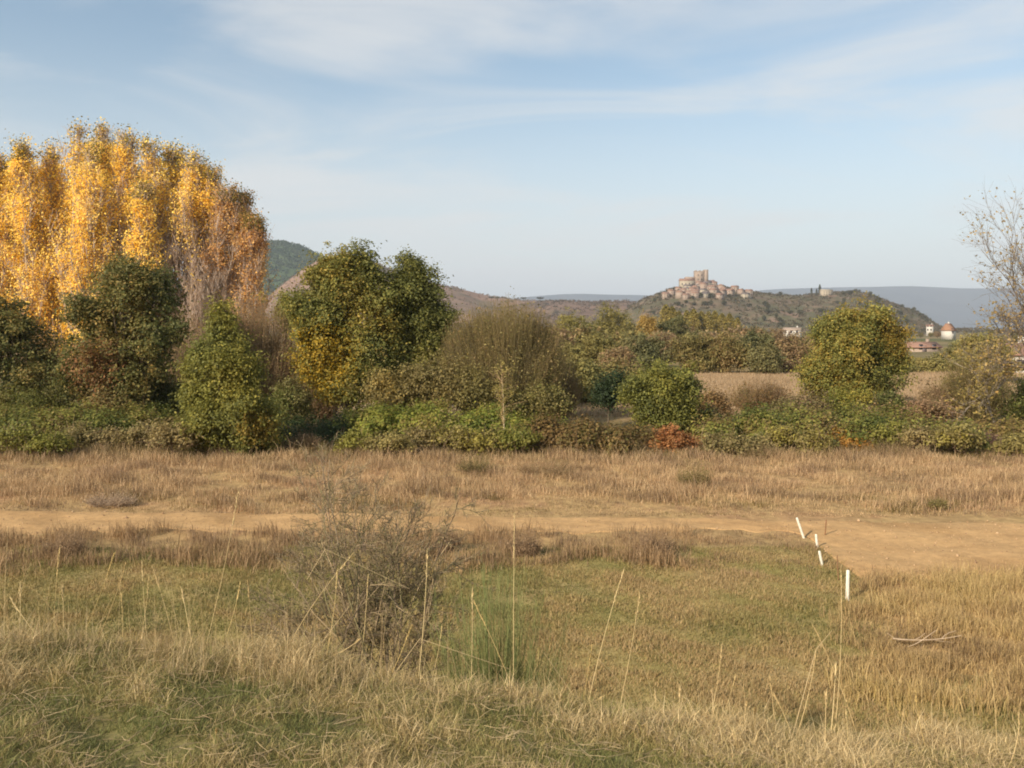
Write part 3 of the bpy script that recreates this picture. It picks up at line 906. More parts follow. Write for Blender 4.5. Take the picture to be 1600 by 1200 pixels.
RUSTY = [lin(200, 152, 88), lin(176, 134, 92), lin(220, 174, 94), lin(172, 140, 104)]
pops = [  # X, top, D, halfwidth, leafy, label, palette
    (-45, 250, 66, 34, 0.75, 'golden poplar cut by the left edge of the picture', GOLD),
    (-8, 245, 70, 26, 0.7, 'golden poplar second from the left edge', GOLD),
    (34, 228, 66, 24, 0.82, 'golden poplar standing a little apart at the left of the clump', GOLD),
    (78, 226, 68, 26, 0.78, 'golden poplar left of the tallest twin tops', GOLD),
    (116, 199, 66, 30, 0.86, 'tallest left golden poplar with an olive tip', GOLD),
    (140, 232, 64, 25, 0.90, 'bright golden poplar leafy almost to the ground in front of the tall ones', GOLD),
    (165, 200, 69, 28, 0.72, 'tall golden poplar forming the left of the double top', GOLD),
    (197, 205, 68, 28, 0.42, 'tall golden poplar forming the right of the double top', GOLD),
    (236, 224, 68, 28, 0.33, 'golden poplar right of the double top with a bare lower half', GOLD),
    (224, 290, 62, 16, 0.50, 'shorter slender golden poplar in front of the bare stems', GOLD),
    (272, 234, 70, 30, 0.28, 'golden poplar with bare grey stems under a gold cap', GOLD),
    (304, 243, 68, 30, 0.29, 'golden poplar on the right shoulder of the clump', GOLD),
    (332, 262, 68, 28, 0.33, 'golden poplar with amber lower leaves on the right slope of the clump', [GOLD[0], GOLD[1], RUSTY[0]]),
    (356, 296, 66, 27, 0.38, 'amber brown poplar near the right end of the clump', RUSTY),
    (380, 306, 70, 25, 0.55, 'brown leaved poplar second from the right of the clump', RUSTY),
    (398, 345, 66, 22, 0.75, 'rust brown poplar at the right end of the clump', RUSTY),
]
dome = lambda X: np.interp(X, [-60, 0, 35, 75, 115, 165, 200, 235, 275, 305, 330, 356, 380, 400, 412], [262, 240, 230, 226, 203, 202, 208, 224, 236, 245, 264, 292, 310, 342, 375])
pr_ = np.random.default_rng(55)
pord = 'first second third fourth fifth sixth seventh eighth ninth tenth eleventh twelfth thirteenth fourteenth fifteenth'.split()
for k_, X in enumerate([-30, 12, 56, 96, 136, 150, 180, 214, 246, 258, 288, 318, 344, 368, 390]):
    Dk = float(pr_.uniform(71, 78))
    pops.append((X, float(dome(X)) + float(pr_.uniform(10, 50)), Dk, 32, 0.85 if X < 160 else (0.26 if X < 330 else 0.4),
                 'golden poplar in the back row of the clump, ' + pord[k_] + ' from the left', GOLD if X < 310 else [GOLD[3], RUSTY[0], RUSTY[3]]))
for i, (X, Yt, D, hw, lf, lab, pal) in enumerate(pops):
    poplar(X, Yt, D, hw, lf, 300 + i, lab, base_off=int((205 - X) * 0.12), pal=pal)

# ------------------------------------------------------------------ broadleaf trees and shrubs of the near hedge
crown_tree('broadleaf_tree', 47, 30, [(10, 560, 75, 75), (-45, 530, 60, 70), (55, 600, 40, 50), (5, 500, 45, 40)], 760, 26, 0.105, DGREEN,
           'dark green tree at the left edge below the golden poplars', 'tree', 1, trunk_r=0.16)
crown_tree('broadleaf_tree', 45, 195, [(205, 455, 62, 50), (160, 500, 58, 58), (240, 510, 52, 62), (190, 560, 82, 62), (125, 575, 42, 55), (215, 600, 60, 35)], 1300, 28, 0.105, DGREEN,
           'dark green round tree in front of the golden poplars', 'tree', 2, trunk_r=0.2, yellow=(165, 575, 40, RUST), limbs=40)
crown_tree('broadleaf_tree', 37, 355, [(345, 502, 20, 32), (345, 540, 36, 42), (350, 580, 54, 48), (355, 618, 68, 50), (362, 660, 78, 44), (315, 600, 34, 50), (400, 680, 42, 26), (330, 680, 40, 24)], 1700, 28, 0.085, [GREEN[0], GREEN[1], YGREEN[1], YGREEN[2]],
           'conical yellow green tree standing forward of the hedge', 'tree', 3, trunk_r=0.14, spread=0.24, limbs=40, yellow=(412, 668, 26, [lin(170, 142, 64), lin(150, 132, 64)]))
TWB = [lin(122, 98, 72), lin(140, 114, 84), lin(112, 96, 64), lin(104, 86, 66)]
TWO = [lin(112, 98, 62), lin(128, 108, 72), lin(104, 94, 56), lin(96, 82, 58)]
twig_shrub('willow_shrub', 50, 415, [(398, 520, 70, 70), (430, 575, 66, 68), (345, 520, 40, 50), (450, 615, 46, 45)], 5200, 9000, 0.06, BROWN, TWB,
           'fuzzy brown leafless willow between the conical tree and the tall green trees', 'shrub', 4)
crown_tree('broadleaf_tree', 48, 545, [(535, 415, 34, 34), (568, 404, 20, 26), (506, 442, 28, 38), (570, 440, 24, 40), (478, 482, 30, 30), (535, 480, 56, 50), (522, 545, 46, 48), (560, 592, 52, 38), (518, 595, 32, 36), (588, 465, 36, 50), (486, 505, 34, 46), (500, 560, 40, 52), (590, 530, 44, 60), (540, 610, 50, 28)], 2500, 28, 0.105, GREEN,
           'tall green tree with a rounded top and yellowing lower leaves', 'tree', 5, trunk_r=0.22, limbs=50, yellow=(505, 560, 52, [lin(176, 146, 48), lin(196, 160, 54), lin(150, 132, 48)]))
crown_tree('broadleaf_tree', 49.5, 640, [(644, 420, 24, 30), (668, 452, 22, 38), (630, 458, 26, 36), (614, 500, 28, 44), (660, 508, 40, 46), (694, 498, 18, 28), (618, 548, 44, 42), (664, 575, 50, 44), (640, 470, 40, 50), (600, 560, 50, 50), (690, 545, 26, 40), (632, 606, 60, 30)], 2300, 28, 0.105, [DGREEN[1], GREEN[0], GREEN[1], GREEN[2]],
           'tall green tree to the right of its rounded twin', 'tree', 6, trunk_r=0.22, limbs=46)
crown_tree('broadleaf_tree', 52, 452, [(458, 475, 24, 26), (450, 500, 20, 30)], 120, 24, 0.10, YGREEN,
           'small yellow green tree at the left foot of the tall twin trees', 'tree', 7, trunk_r=0.09, limbs=10)
crown_tree('hedge_bush', 45, 640, [(625, 600, 44, 38), (670, 605, 44, 36), (590, 615, 30, 28), (700, 590, 34, 42)], 620, 24, 0.09, [OLIVE[1], RUST[3], OLIVE[2], lin(150, 126, 66)],
           'olive brown bush at the foot of the tall twin trees', 'bush', 8, trunk_r=0.08)
twig_shrub('willow_shrub', 48, 795, [(795, 508, 70, 48), (742, 535, 58, 60), (838, 548, 54, 66), (795, 575, 92, 56), (712, 575, 36, 50)], 12500, 34000, 0.064, OLIVE, TWO,
           'broad rounded olive brown willow in the centre', 'shrub', 9, leaf_spread=0.24)
crown_tree('hedge_bush', 45, 745, [(740, 608, 34, 32), (775, 618, 28, 24)], 220, 22, 0.085, [OLIVE[1], OLIVE[2], lin(140, 120, 56)],
           'small yellow olive bush under the broad brown willow', 'bush', 10, trunk_r=0.06)
crown_tree('hedge_bush', 46, 950, [(948, 618, 20, 26), (962, 600, 16, 18)], 170, 22, 0.085, [lin(40, 52, 34), lin(54, 66, 40), lin(64, 74, 44)],
           'small dark green bush left of the round yellow green tree', 'bush', 11, trunk_r=0.06)
crown_tree('broadleaf_tree', 42, 1042, [(1034, 592, 40, 30), (1020, 620, 46, 36), (1062, 622, 42, 38), (1040, 650, 50, 28), (985, 610, 20, 18)], 900, 26, 0.09, [GREEN[0], GREEN[1], YGREEN[1], YGREEN[2]],
           'low round yellow green tree in the middle of the hedge', 'tree', 12, trunk_r=0.11, spread=0.25)
twig_shrub('hedge_bush', 54, 1187, [(1187, 614, 48, 26), (1165, 620, 30, 20), (1212, 618, 30, 24)], 1600, 5000, 0.06, [BROWN[0], lin(130, 100, 60), OLIVE[1]], TWB,
           'rounded brown bush standing before the tan field', 'bush', 13)
crown_tree('broadleaf_tree', 55, 1335, [(1302, 520, 42, 36), (1350, 512, 46, 40), (1388, 540, 34, 46), (1325, 560, 78, 52), (1285, 585, 40, 34), (1370, 590, 50, 36), (1300, 600, 45, 26)], 1900, 28, 0.105, GREEN,
           'broad round green and gold tree on the right', 'tree', 14, trunk_r=0.22, limbs=46, yellow=(1396, 525, 34, [lin(160, 134, 58), lin(146, 128, 58), lin(172, 142, 66)]))
crown_tree('hedge_bush', 48, 1320, [(1312, 628, 26, 16), (1345, 622, 20, 12)], 130, 20, 0.085, YGREEN, 'small bright green bush below the broad round tree', 'bush', 15, trunk_r=0.05)
crown_tree('hedge_bush', 47, 1398, [(1392, 630, 14, 13), (1384, 622, 10, 9)], 80, 20, 0.07, [DGREEN[0], DGREEN[1]], 'tiny dark bush right of the broad round tree', 'bush', 16, trunk_r=0.04)
twig_shrub('willow_shrub', 50, 1525, [(1520, 592, 52, 44), (1528, 592, 34, 42), (1490, 610, 34, 28), (1560, 615, 34, 30)], 3600, 9000, 0.062, OLIVE, TWO,
           'rounded olive brown willow near the right edge', 'shrub', 17)
crown_tree('hedge_bush', 44, 1590, [(1590, 640, 34, 20), (1625, 620, 34, 32)], 260, 22, 0.085, [OLIVE[1], YGREEN[0], YGREEN[1]], 'yellow green bush at the right edge under the bare tree', 'bush', 18, trunk_r=0.06)
# bushes that close the hedge between the larger trees
for X, Y, rx, ry, D, pal, sd_, lab in [
    (66, 560, 48, 62, 55, BROWN, 701, 'brown twiggy shrub left of the dark round tree'),
    (292, 560, 40, 84, 55, BROWN, 702, 'tall brown twiggy shrub between the dark round tree and the conical tree'),
    (492, 612, 46, 40, 50, BROWN, 703, 'brown twiggy shrub at the left foot of the twin trees'),
    (870, 590, 40, 50, 53, OLIVE, 705, 'olive twiggy shrub at the right shoulder of the broad willow'),
    (1462, 618, 26, 18, 50, BROWN, 707, 'low brown twiggy shrub left of the right hand willow')]:
    twig_shrub('twiggy_shrub', D, X, [(X, Y, rx, ry), (X + rx * 0.3, Y + ry * 0.35, rx * 0.8, ry * 0.6), (X - rx * 0.35, Y + ry * 0.3, rx * 0.7, ry * 0.6)], 2200, 5200, 0.06, pal, TWB, lab, 'shrub', sd_)
for X, Y, rx, ry, D, pal, sd_, lab in [
    (96, 622, 50, 36, 47, [DGREEN[1], OLIVE[0], OLIVE[1]], 711, 'olive bush below the brown shrub at the far left'),
    (262, 628, 36, 34, 46, [DGREEN[0], DGREEN[1], OLIVE[0]], 712, 'dark green bush tucked left of the conical tree'),
    (20, 632, 60, 26, 45, [OLIVE[0], BRAMBLE[1], OLIVE[2]], 713, 'mixed green bush at the left edge behind the bramble'),
    (180, 632, 40, 22, 44, [RUST[2], OLIVE[1], OLIVE[2]], 714, 'rusty olive bush at the foot of the dark round tree'),
    (456, 628, 26, 34, 46, [OLIVE[0], OLIVE[1], YGREEN[0]], 715, 'green bush right behind the conical tree'),
    (835, 628, 50, 30, 46, [OLIVE[0], OLIVE[2], YGREEN[0]], 716, 'olive bush at the right foot of the broad willow'),
    (1110, 640, 30, 22, 47, [RUST[2], OLIVE[3], OLIVE[1]], 717, 'brownish bush right of the low round tree'),
    (1250, 640, 40, 18, 47, [BROWN[0], BROWN[2], OLIVE[0]], 718, 'low grey brown brush before the tan field'),
    (1430, 642, 50, 16, 47, [BROWN[0], BROWN[3], OLIVE[0]], 719, 'low grey brown brush below the broad round tree on the right')]:
    crown_tree('hedge_bush', D, X, [(X, Y, rx, ry), (X + rx * 0.5, Y + ry * 0.2, rx * 0.6, ry * 0.8), (X - rx * 0.5, Y + ry * 0.1, rx * 0.6, ry * 0.7)], 380, 22, 0.085, pal, lab, 'bush', sd_, trunk_r=0.05, limbs=12)
ords = ['first', 'second', 'third', 'fourth', 'fifth', 'sixth', 'seventh', 'eighth', 'ninth', 'tenth', 'eleventh', 'twelfth', 'thirteenth', 'fourteenth', 'fifteenth', 'sixteenth', 'seventeenth', 'eighteenth', 'nineteenth', 'twentieth']
ords += ['twenty ' + o for o in ords[:9]] + ['thirtieth'] + ['thirty ' + o for o in ords[:9]] + ['fortieth'] + ['forty ' + o for o in ords[:9]] + ['fiftieth'] + ['fifty ' + o for o in ords[:9]]
fr_r = np.random.default_rng(88)
fr_p = [([OLIVE[1], OLIVE[2], lin(156, 140, 84)], 'olive'), ([OLIVE[1], BROWN[2], lin(160, 140, 90)], 'brownish olive'), (BRAMBLE[1:3] + [YGREEN[1]], 'green'), ([OLIVE[1], OLIVE[2], YGREEN[2]], 'yellow olive')]
fr_X = [-30, 28, 74, 128, 170, 222, 268, 560, 606, 655, 704, 752, 806, 1128, 1176, 1222, 1272, 1392, 1440, 1494, 1586]
for i, X in enumerate(fr_X):
    D = float(fr_r.uniform(35.5, 38.5)); pal, nm = fr_p[int(fr_r.integers(0, 4))]
    Y = float(fr_r.uniform(676, 696)); rx = float(fr_r.uniform(20, 38)); ry = float(fr_r.uniform(10, 22))
    crown_tree('low_brush', D, X, [(X, Y, rx, ry), (X + rx * 0.6, Y + 5, rx * 0.7, ry * 0.7), (X - rx * 0.5, Y + 4, rx * 0.7, ry * 0.75)], 150, 20, 0.06, pal,
               nm + ' brush clump at the hedge foot, ' + ords[i] + ' from the left', 'brush', 720 + i, 'brush clumps along the foot of the hedge', trunk_r=0.03, limbs=10, spread=0.16, bark=lin(130, 108, 84), twig_extra=60)
# red and orange shrubs
crown_tree('red_shrub', 38, 1045, [(1045, 692, 42, 24), (1025, 698, 26, 18), (1070, 698, 24, 18)], 420, 24, 0.065, [lin(150, 92, 62), lin(166, 108, 66), lin(136, 100, 62), lin(172, 120, 72)],
           'rust red low shrub below the round yellow green tree', 'shrub', 19, trunk_r=0.05, spread=0.14)
crown_tree('orange_shrub', 38, 1320, [(1318, 692, 36, 22), (1345, 700, 20, 14)], 300, 22, 0.065, [lin(190, 132, 50), lin(170, 120, 52), lin(128, 104, 50)],
           'orange leaved low shrub at the front of the right bramble bank', 'shrub', 20, trunk_r=0.05, spread=0.14)
twig_shrub('purple_shrub', 38, 1540, [(1540, 692, 28, 22)], 700, 700, 0.05, [lin(110, 84, 74), lin(124, 96, 80)], [lin(110, 86, 78), lin(126, 100, 86)],
           'bare purple brown shrub at the right of the bramble bank', 'shrub', 21)
twig_shrub('grey_bush', 38, 478, [(478, 694, 34, 22), (455, 700, 22, 14)], 900, 900, 0.05, BROWN, TWB,
           'small twiggy brown bush right of the conical tree foot', 'bush', 22)


# weed clumps standing in the dry grass
for X, Y, rx, ry, pal, tw_, sd_, lab in [
    (1085, 762, 30, 24, OLIVE, TWO, 801, 'olive broom clump in the dry grass left of the white posts'),
    (172, 790, 42, 12, [lin(146, 126, 102), lin(160, 138, 110)], [lin(140, 120, 100), lin(156, 134, 110)], 802, 'low grey purple weed clump in the dry grass on the left'),
    (1466, 797, 14, 10, OLIVE, TWO, 803, 'small olive tuft in the dry grass above the dirt patch'),
    (850, 742, 56, 18, [BROWN[0], BROWN[2]], TWB, 804, 'brown weed clump below the reddish brown bramble'),
    (745, 738, 34, 16, [OLIVE[0], BROWN[2]], TWO, 805, 'olive weed clump at the foot of the sapling'),
    (1400, 712, 60, 16, [BROWN[0], OLIVE[1]], TWB, 806, 'grey brown weed clump at the foot of the right bramble bank'),
    (1190, 715, 34, 13, [BROWN[1], OLIVE[1]], TWB, 807, 'mauve brown weed clump right of the rust red shrub'),
    (820, 868, 26, 24, [PURP[0], PURP[1]], [PURP[2], PURP[0]], 808, 'dark dry weed clump on the near verge above the broom'),
    (700, 862, 20, 24, [PURP[0], PURP[1]], [PURP[2], PURP[0]], 809, 'dark dry weed clump on the near verge right of the dead shrub'),
    (1020, 872, 34, 26, [PURP[0], PURP[1]], [PURP[2], PURP[0]], 810, 'largest dark dry weed clump on the near verge'),
    (100, 868, 36, 22, [PURP[0], PURP[1]], [PURP[2], PURP[0]], 811, 'dark dry weed clump on the near verge at the far left')]:
    D = EYE * FPX / (Y - HZ)
    twig_shrub('weed_clump', D, X, [(X, Y - ry, rx, ry), (X + rx * 0.5, Y - ry * 0.7, rx * 0.6, ry * 0.7), (X - rx * 0.6, Y - ry * 0.7, rx * 0.5, ry * 0.6)], 420, 900, 0.024, pal, tw_, lab, 'weed', sd_, rad=0.005, leaf_spread=0.05, base_spread=0.6)


# bramble banks
def bank(name, X0, X1, D0, D1, top, bot, n_clu, pal, label, seed, per=24, leaf=0.075, depth=3.6, bumps=9):
    r = np.random.default_rng(seed)
    n = bumps
    lobes = []
    for i in range(n):
        t = (i + r.uniform(0.2, 0.8)) / n
        X = X0 + (X1 - X0) * t; D = D0 + (D1 - D0) * t + r.uniform(-0.8, 0.8)
        tp = np.interp(t, np.linspace(0, 1, len(top)), top) + r.uniform(-13, 9)
        k_ = D / FPX
        zt = EYE + (HZ - tp) * k_
        x = (X - 800) * k_
        g = float(H(x, D)); hh_ = max(zt - g, 0.4)
        lobes.append((np.array([x, D, g + hh_ * 0.38]), np.array([(X1 - X0) / n * 0.85 * k_, depth * r.uniform(0.6, 0.9), hh_ * 0.62])))
    x0 = (0.5 * (X0 + X1) - 800) / FPX * D0
    root = empty(name, (x0, D0, float(H(x0, D0))), label, 'bramble')
    cl, dr = in_lobes(lobes, n_clu, r, 0.36, 0.36)
    g = H(cl[:, 0], cl[:, 1]); cl[:, 2] = np.maximum(cl[:, 2], g + 0.05)
    cen = np.repeat(cl, per, axis=0) + r.normal(0, 0.16, (len(cl) * per, 3))
    cen[:, 2] = np.maximum(cen[:, 2], H(cen[:, 0], cen[:, 1]) + 0.02)
    col = palette(np.repeat(cl, per, axis=0), pal, r, 1.3, seed * 1.1) * np.repeat(r.uniform(0.78, 1.22, n_clu), per)[:, None]
    v, f, c = leaf_quads(cen, leaf, col, r, up=0.6, out=np.repeat(dr, per, axis=0)); build('foliage', v, f, M_leaf, root, c)
    m = 500; i = r.integers(0, n_clu, m); tip = cl[i] + r.normal(0, 0.25, (m, 3)); tip[:, 2] += 0.12
    s0 = tip.copy(); s0[:, :2] += r.normal(0, 0.6, (m, 2)); s0[:, 2] = H(s0[:, 0], s0[:, 1])
    sg = np.zeros((m, 3)); sg[:, 2] = r.uniform(0.1, 0.4, m)
    v, f, c = merge([tubes(bez(s0, tip, 5, sg, r), np.tile([0.008, 0.008, 0.007, 0.006, 0.004], (m, 1)), 3, lin(112, 92, 66))])
    build('canes', v, f, M_twig, root, c)


bank('bramble_bank', -260, 300, 41, 42, [636, 632, 634, 636, 642], 690, 2600, BRAMBLE, 'long green bramble bank on the left under the dark trees', 61, bumps=12)
bank('bramble_bank', 410, 560, 42.5, 42, [646, 656, 662], 700, 600, [lin(44, 56, 34), lin(60, 70, 38), lin(76, 82, 42)], 'low bramble patch darkened as tree shadow between the conical tree and the twin trees', 62, bumps=4)  # very dark leaf colours stand in for the shadow of the conical tree
bank('bramble_bank', 540, 880, 41.5, 40.5, [650, 636, 634, 640, 644, 650], 700, 2000, [lin(98, 106, 44), lin(122, 126, 52), lin(138, 132, 60), lin(132, 114, 62)], 'bright green bramble mound in front of the twin trees', 63, bumps=8)
bank('bramble_bank', 830, 1010, 38.5, 38, [664, 656, 658, 664], 705, 1000, [lin(104, 84, 50), lin(124, 98, 58), lin(98, 92, 48), lin(134, 108, 66)], 'reddish brown bramble clump left of the rust red shrub', 64, bumps=5, depth=1.8)
bank('bramble_bank', 1105, 1520, 40.5, 39.5, [650, 644, 640, 642, 650, 656], 705, 2600, BRAMBLE, 'long green bramble bank in front of the field on the right', 65, bumps=10)
bank('bramble_bank', 1530, 1880, 40, 40, [668, 662, 660, 650], 705, 1000, [BRAMBLE[2], lin(132, 112, 66), BRAMBLE[3]], 'thin brownish bramble strip at the right edge', 66, bumps=8, depth=2)
bank('bramble_bank', 1070, 1118, 43, 42, [640, 650], 700, 200, [lin(34, 44, 30), lin(48, 58, 34)], 'bramble clump coloured dark as tree shade right of the low round tree', 67, bumps=2, depth=1.5)  # shade beside the low tree is put into these dark leaf colours

# pale sapling in front of the central willow
r = np.random.default_rng(77)
sb = P(787, 704, 37); sb[2] = float(H(sb[0], 37)); st_ = P(783, 575, 37)
sap = empty('sapling', sb, 'thin pale sapling in front of the broad brown willow', 'tree')
T = bez(sb[None], st_[None], 8, np.array([[0.06, 0, 0]]), r)
tw = [tubes(T, np.linspace(0.035, 0.006, 8)[None], 6, lin(196, 176, 140))]
t = r.uniform(0.3, 0.98, 60); s0 = sb + (st_ - sb) * t[:, None]; q = s0 + np.stack([r.normal(0, 0.3, 60), r.normal(0, 0.3, 60), r.uniform(0.2, 0.6, 60)], 1)
tw.append(tubes(bez(s0, q, 3, r.normal(0, 0.02, q.shape), r), np.tile([0.010, 0.007, 0.004], (60, 1)), 3, lin(180, 150, 110)))
v, f, c = merge(tw); build('trunk', v, f, M_bark, sap, c)
cen = np.repeat(q, 7, axis=0) + r.normal(0, 0.12, (420, 3))
v, f, c = leaf_quads(cen, 0.055, palette(cen, [lin(130, 120, 66), lin(150, 132, 74)], r), r); build('crown', v, f, M_leaf, sap, c)


# bare tree at the right edge, branches built by splitting
def bare_tree(name, base, dir0, length, rad, depth, r, label, cat, leaf_n, leaf, leafpal, col, up=0.3, ang=0.5, ratio=0.78, kids=(2, 4), loc_w=0.25):
    segs = []; tips = []
    stack = [(np.array(base, float), np.array(dir0, float), length, rad, 0)]
    while stack:
        p, d, ln, rd, dep = stack.pop()
        q = [p]; dd = d.copy()
        for s in range(4):
            dd = dd + r.normal(0, loc_w * 0.3, 3); dd[2] += up * 0.06; dd /= np.linalg.norm(dd)
            q.append(q[-1] + dd * ln / 4)
        q = np.array(q); segs.append((q, rd, dep))
        if dep < depth:
            for _ in range(r.integers(kids[0], kids[1] + 1)):
                t = r.uniform(0.35, 1.0); j = min(int(t * 4), 3); s0 = q[j] + (q[j + 1] - q[j]) * (t * 4 - j)
                nd = dd + r.normal(0, ang, 3); nd[2] += up * 0.5; nd /= np.linalg.norm(nd)
                stack.append((s0, nd, ln * ratio * r.uniform(0.7, 1.15), rd * 0.55, dep + 1))
        if dep >= depth - 1: tips.append(q[2:])
    Pt = np.array([s[0] for s in segs]); R = np.array([np.linspace(s[1], s[1] * 0.6, 5) for s in segs])
    root = empty(name, base, label, cat)
    cc = np.tile(col, (len(Pt), 1)) * r.uniform(0.8, 1.2, (len(Pt), 1))
    v, f, c = merge([tubes(Pt, np.maximum(R, 0.003), 4, cc)])
    build('trunk' if leaf_n else 'branches', v, f, M_bark, root, c)
    if leaf_n:
        tp = np.concatenate(tips); cen = tp[r.integers(0, len(tp), leaf_n)] + r.normal(0, 0.1, (leaf_n, 3))
        v, f, c = leaf_quads(cen, leaf, palette(cen, leafpal, r, 1.5), r); build('crown', v, f, M_leaf, root, c)
    return root, Pt


bx = (1655 - 800) / FPX * 40
r = np.random.default_rng(91)
bare_tree('bare_tree', (bx, 40, float(H(bx, 40)) - 0.1), (-0.05, 0, 1), 3.4, 0.15, 6, r, 'tall nearly leafless tree leaning in from the right edge', 'tree', 2600, 0.07,
          [lin(150, 126, 84), lin(176, 148, 96), lin(132, 116, 70)], lin(122, 110, 98), up=0.22, ang=0.42, ratio=0.80, kids=(3, 4))
r = np.random.default_rng(92)
bx = (1560 - 800) / FPX * 43
bare_tree('bare_tree', (bx, 43, float(H(bx, 43)) - 0.1), (-0.1, 0, 1), 2.1, 0.08, 5, r, 'slender pale tree with sparse leaves left of the tall bare one', 'tree', 1500, 0.075,
          [lin(170, 136, 80), lin(150, 130, 70), lin(132, 116, 66)], lin(148, 134, 116), up=0.25, ang=0.42, ratio=0.78, kids=(3, 4))

# ------------------------------------------------------------------ grasses
TAN = [lin(162, 132, 98), lin(184, 152, 112), lin(204, 174, 130), lin(176, 142, 106), lin(146, 120, 92)]
GRN = [lin(116, 114, 64), lin(140, 128, 76), lin(158, 138, 88), lin(176, 148, 102)]
GLD = [lin(188, 158, 106), lin(204, 176, 122), lin(170, 142, 100), lin(180, 156, 98)]

# zone A: tall dry grass and weeds between the track and the hedge (and around the hedge foot)
r = np.random.default_rng(201)
n = 260000
y = r.uniform(24.4, 42, n); x = r.uniform(-0.72, 0.72, n) * y
Xp, Vp = Xof(x, y), Vof(y)
clump = wob(x, y, 0.8, 2.0); clump2 = wob(x, y, 2.7, 5.0)
keep = (Vp < road_far(Xp) - 1 + r.exponential(1.6, n)) & (r.uniform(size=n) < 0.55 + 0.45 * clump)
x, y, clump, clump2, Xp, Vp = x[keep], y[keep], clump[keep], clump2[keep], Xp[keep], Vp[keep]
hgt = (0.27 + 0.19 * clump2 + 0.16 * clump + 0.10 * sstep(32, 36, y)) * r.uniform(0.45, 1.35, len(x)) * sstep(24.8, 28, y + 0.5 + 1.2 * clump2)
hgt = hgt * np.where(r.uniform(size=len(x)) < 0.02, 1.9, 1)
hgt = np.maximum(hgt, 0.06)
c = ramp(0.5 + 0.45 * wob(x, y, 1.9, 8.0) + r.normal(0, 0.17, len(x)), TAN)
br = (wob(x, y * 2.2, 1.5, 11.0) + r.normal(0, 0.25, len(x)) > 0.30)
c[br] = ramp(r.uniform(size=br.sum()), PURP)
ol = (sstep(33.5, 38, y) + 0.35 * wob(x, y, 1.8, 3.0) + r.normal(0, 0.2, len(x)) > 0.62) | ((y < 27) & (wob(x, y * 3, 1.6, 14.0) + r.normal(0, 0.3, len(x)) > 0.5))
c[ol] = ramp(r.uniform(size=ol.sum()), [lin(112, 100, 58), lin(128, 110, 66), lin(142, 120, 76)])
c *= r.uniform(0.8, 1.2, (len(x), 1))
blades('tall_dry_grass', x, y, hgt, r.uniform(0.004, 0.011, len(x)), r.uniform(0.1, 0.95, len(x)), c, r, label='tan band of dry grass and weeds between the dirt track and the hedge')

# zone B: purple brown weeds along the near edge of the track
r = np.random.default_rng(202)
n = 90000
y = r.uniform(18.0, 22.8, n); x = r.uniform(-0.75, 0.75, n) * y
Xp, Vp = Xof(x, y), Vof(y)
cl = wob(x, y, 0.5, 3.0); cl2 = wob(x, y * 1.5, 1.4, 9.0)
side = np.where(Xp > 1090, 0.25, 1.0)
keep = (Vp > road_near(Xp) + 2 + 3 * cl) & (Xp < 1330) & (r.uniform(size=n) < (0.42 + 0.5 * cl + 0.35 * cl2) * sstep(18.6, 20.2, y + 0.8 * cl2))
x, y, cl, cl2, Xp = x[keep], y[keep], cl[keep], cl2[keep], Xp[keep]
hgt = (0.24 + 0.18 * cl + 0.12 * cl2) * r.uniform(0.4, 1.5, len(x)) * np.where(Xp > 1080, 0.35, 1.0)
hgt = hgt * np.where(r.uniform(size=len(x)) < 0.03, 1.6, 1)
hgt = np.maximum(hgt, 0.05)
c = ramp(0.5 + 0.4 * cl2 + r.normal(0, 0.22, len(x)), [PURP[2], PURP[0], PURP[1], PURP[3], TAN[1]]) * r.uniform(0.8, 1.2, (len(x), 1))
blades('brown_weeds', x, y, hgt, r.uniform(0.004, 0.009, len(x)), r.uniform(0.05, 0.7, len(x)), c, r, label='purple brown weeds lining the near side of the dirt track')

# zone C: short turf between embankment and track
r = np.random.default_rng(203)
n = 330000
y = r.uniform(10.4, 21.0, n); x = r.uniform(-0.72, 0.72, n) * y
Xp, Vp = Xof(x, y), Vof(y)
gold = 0.8 * sstep(1290, 1450, Xp + 45 * wob(x, y, 0.8, 2.0) + 30 * wob(x, y, 0.25, 5.0)) * (Vp > 905) * (Vp < 1105 + 12 * wob(x, y, 0.7))
keep = (Vp > road_near(Xp) + 3 - r.exponential(5.0, n) * (1 + 1.2 * wob(x, y, 0.5, 8.0)).clip(0.1)) & (r.uniform(size=n) < 1 - gold)
x, y, Xp, Vp = x[keep], y[keep], Xp[keep], Vp[keep]
g = wob(x, y, 1.7, 4.0); g2 = wob(x, y, 0.6, 6.0)
tt = 0.50 + 0.40 * g + 0.36 * g2 + r.normal(0, 0.16, len(x)) + 0.30 * np.exp(-((Vp - 1035) / 40) ** 2) * (Xp > 880) * (0.7 + 0.5 * wob(x, y, 0.9, 12.0)) + 0.28 * np.exp(-((Vp - 925) / 14) ** 2) * (Xp > 1000) - 0.22 * (Xp < 850) * (Vp < 960)
c = ramp(tt, [GRN[0], GRN[1], GRN[2], GRN[3], lin(170, 144, 100)]) * r.uniform(0.75, 1.25, (len(x), 1))
hgt = (0.052 + 0.026 * g2 + 0.026 * np.maximum(0, wob(x, y, 1.1, 15.0))) * r.uniform(0.4, 1.8, len(x))
hgt = hgt * np.where(r.uniform(size=len(x)) < 0.01, 2.4, 1)
blades('meadow_turf', x, y, hgt, r.uniform(0.004, 0.010, len(x)), r.uniform(0.2, 0.9, len(x)), c, r, label='short green and straw turf between the embankment and the track')

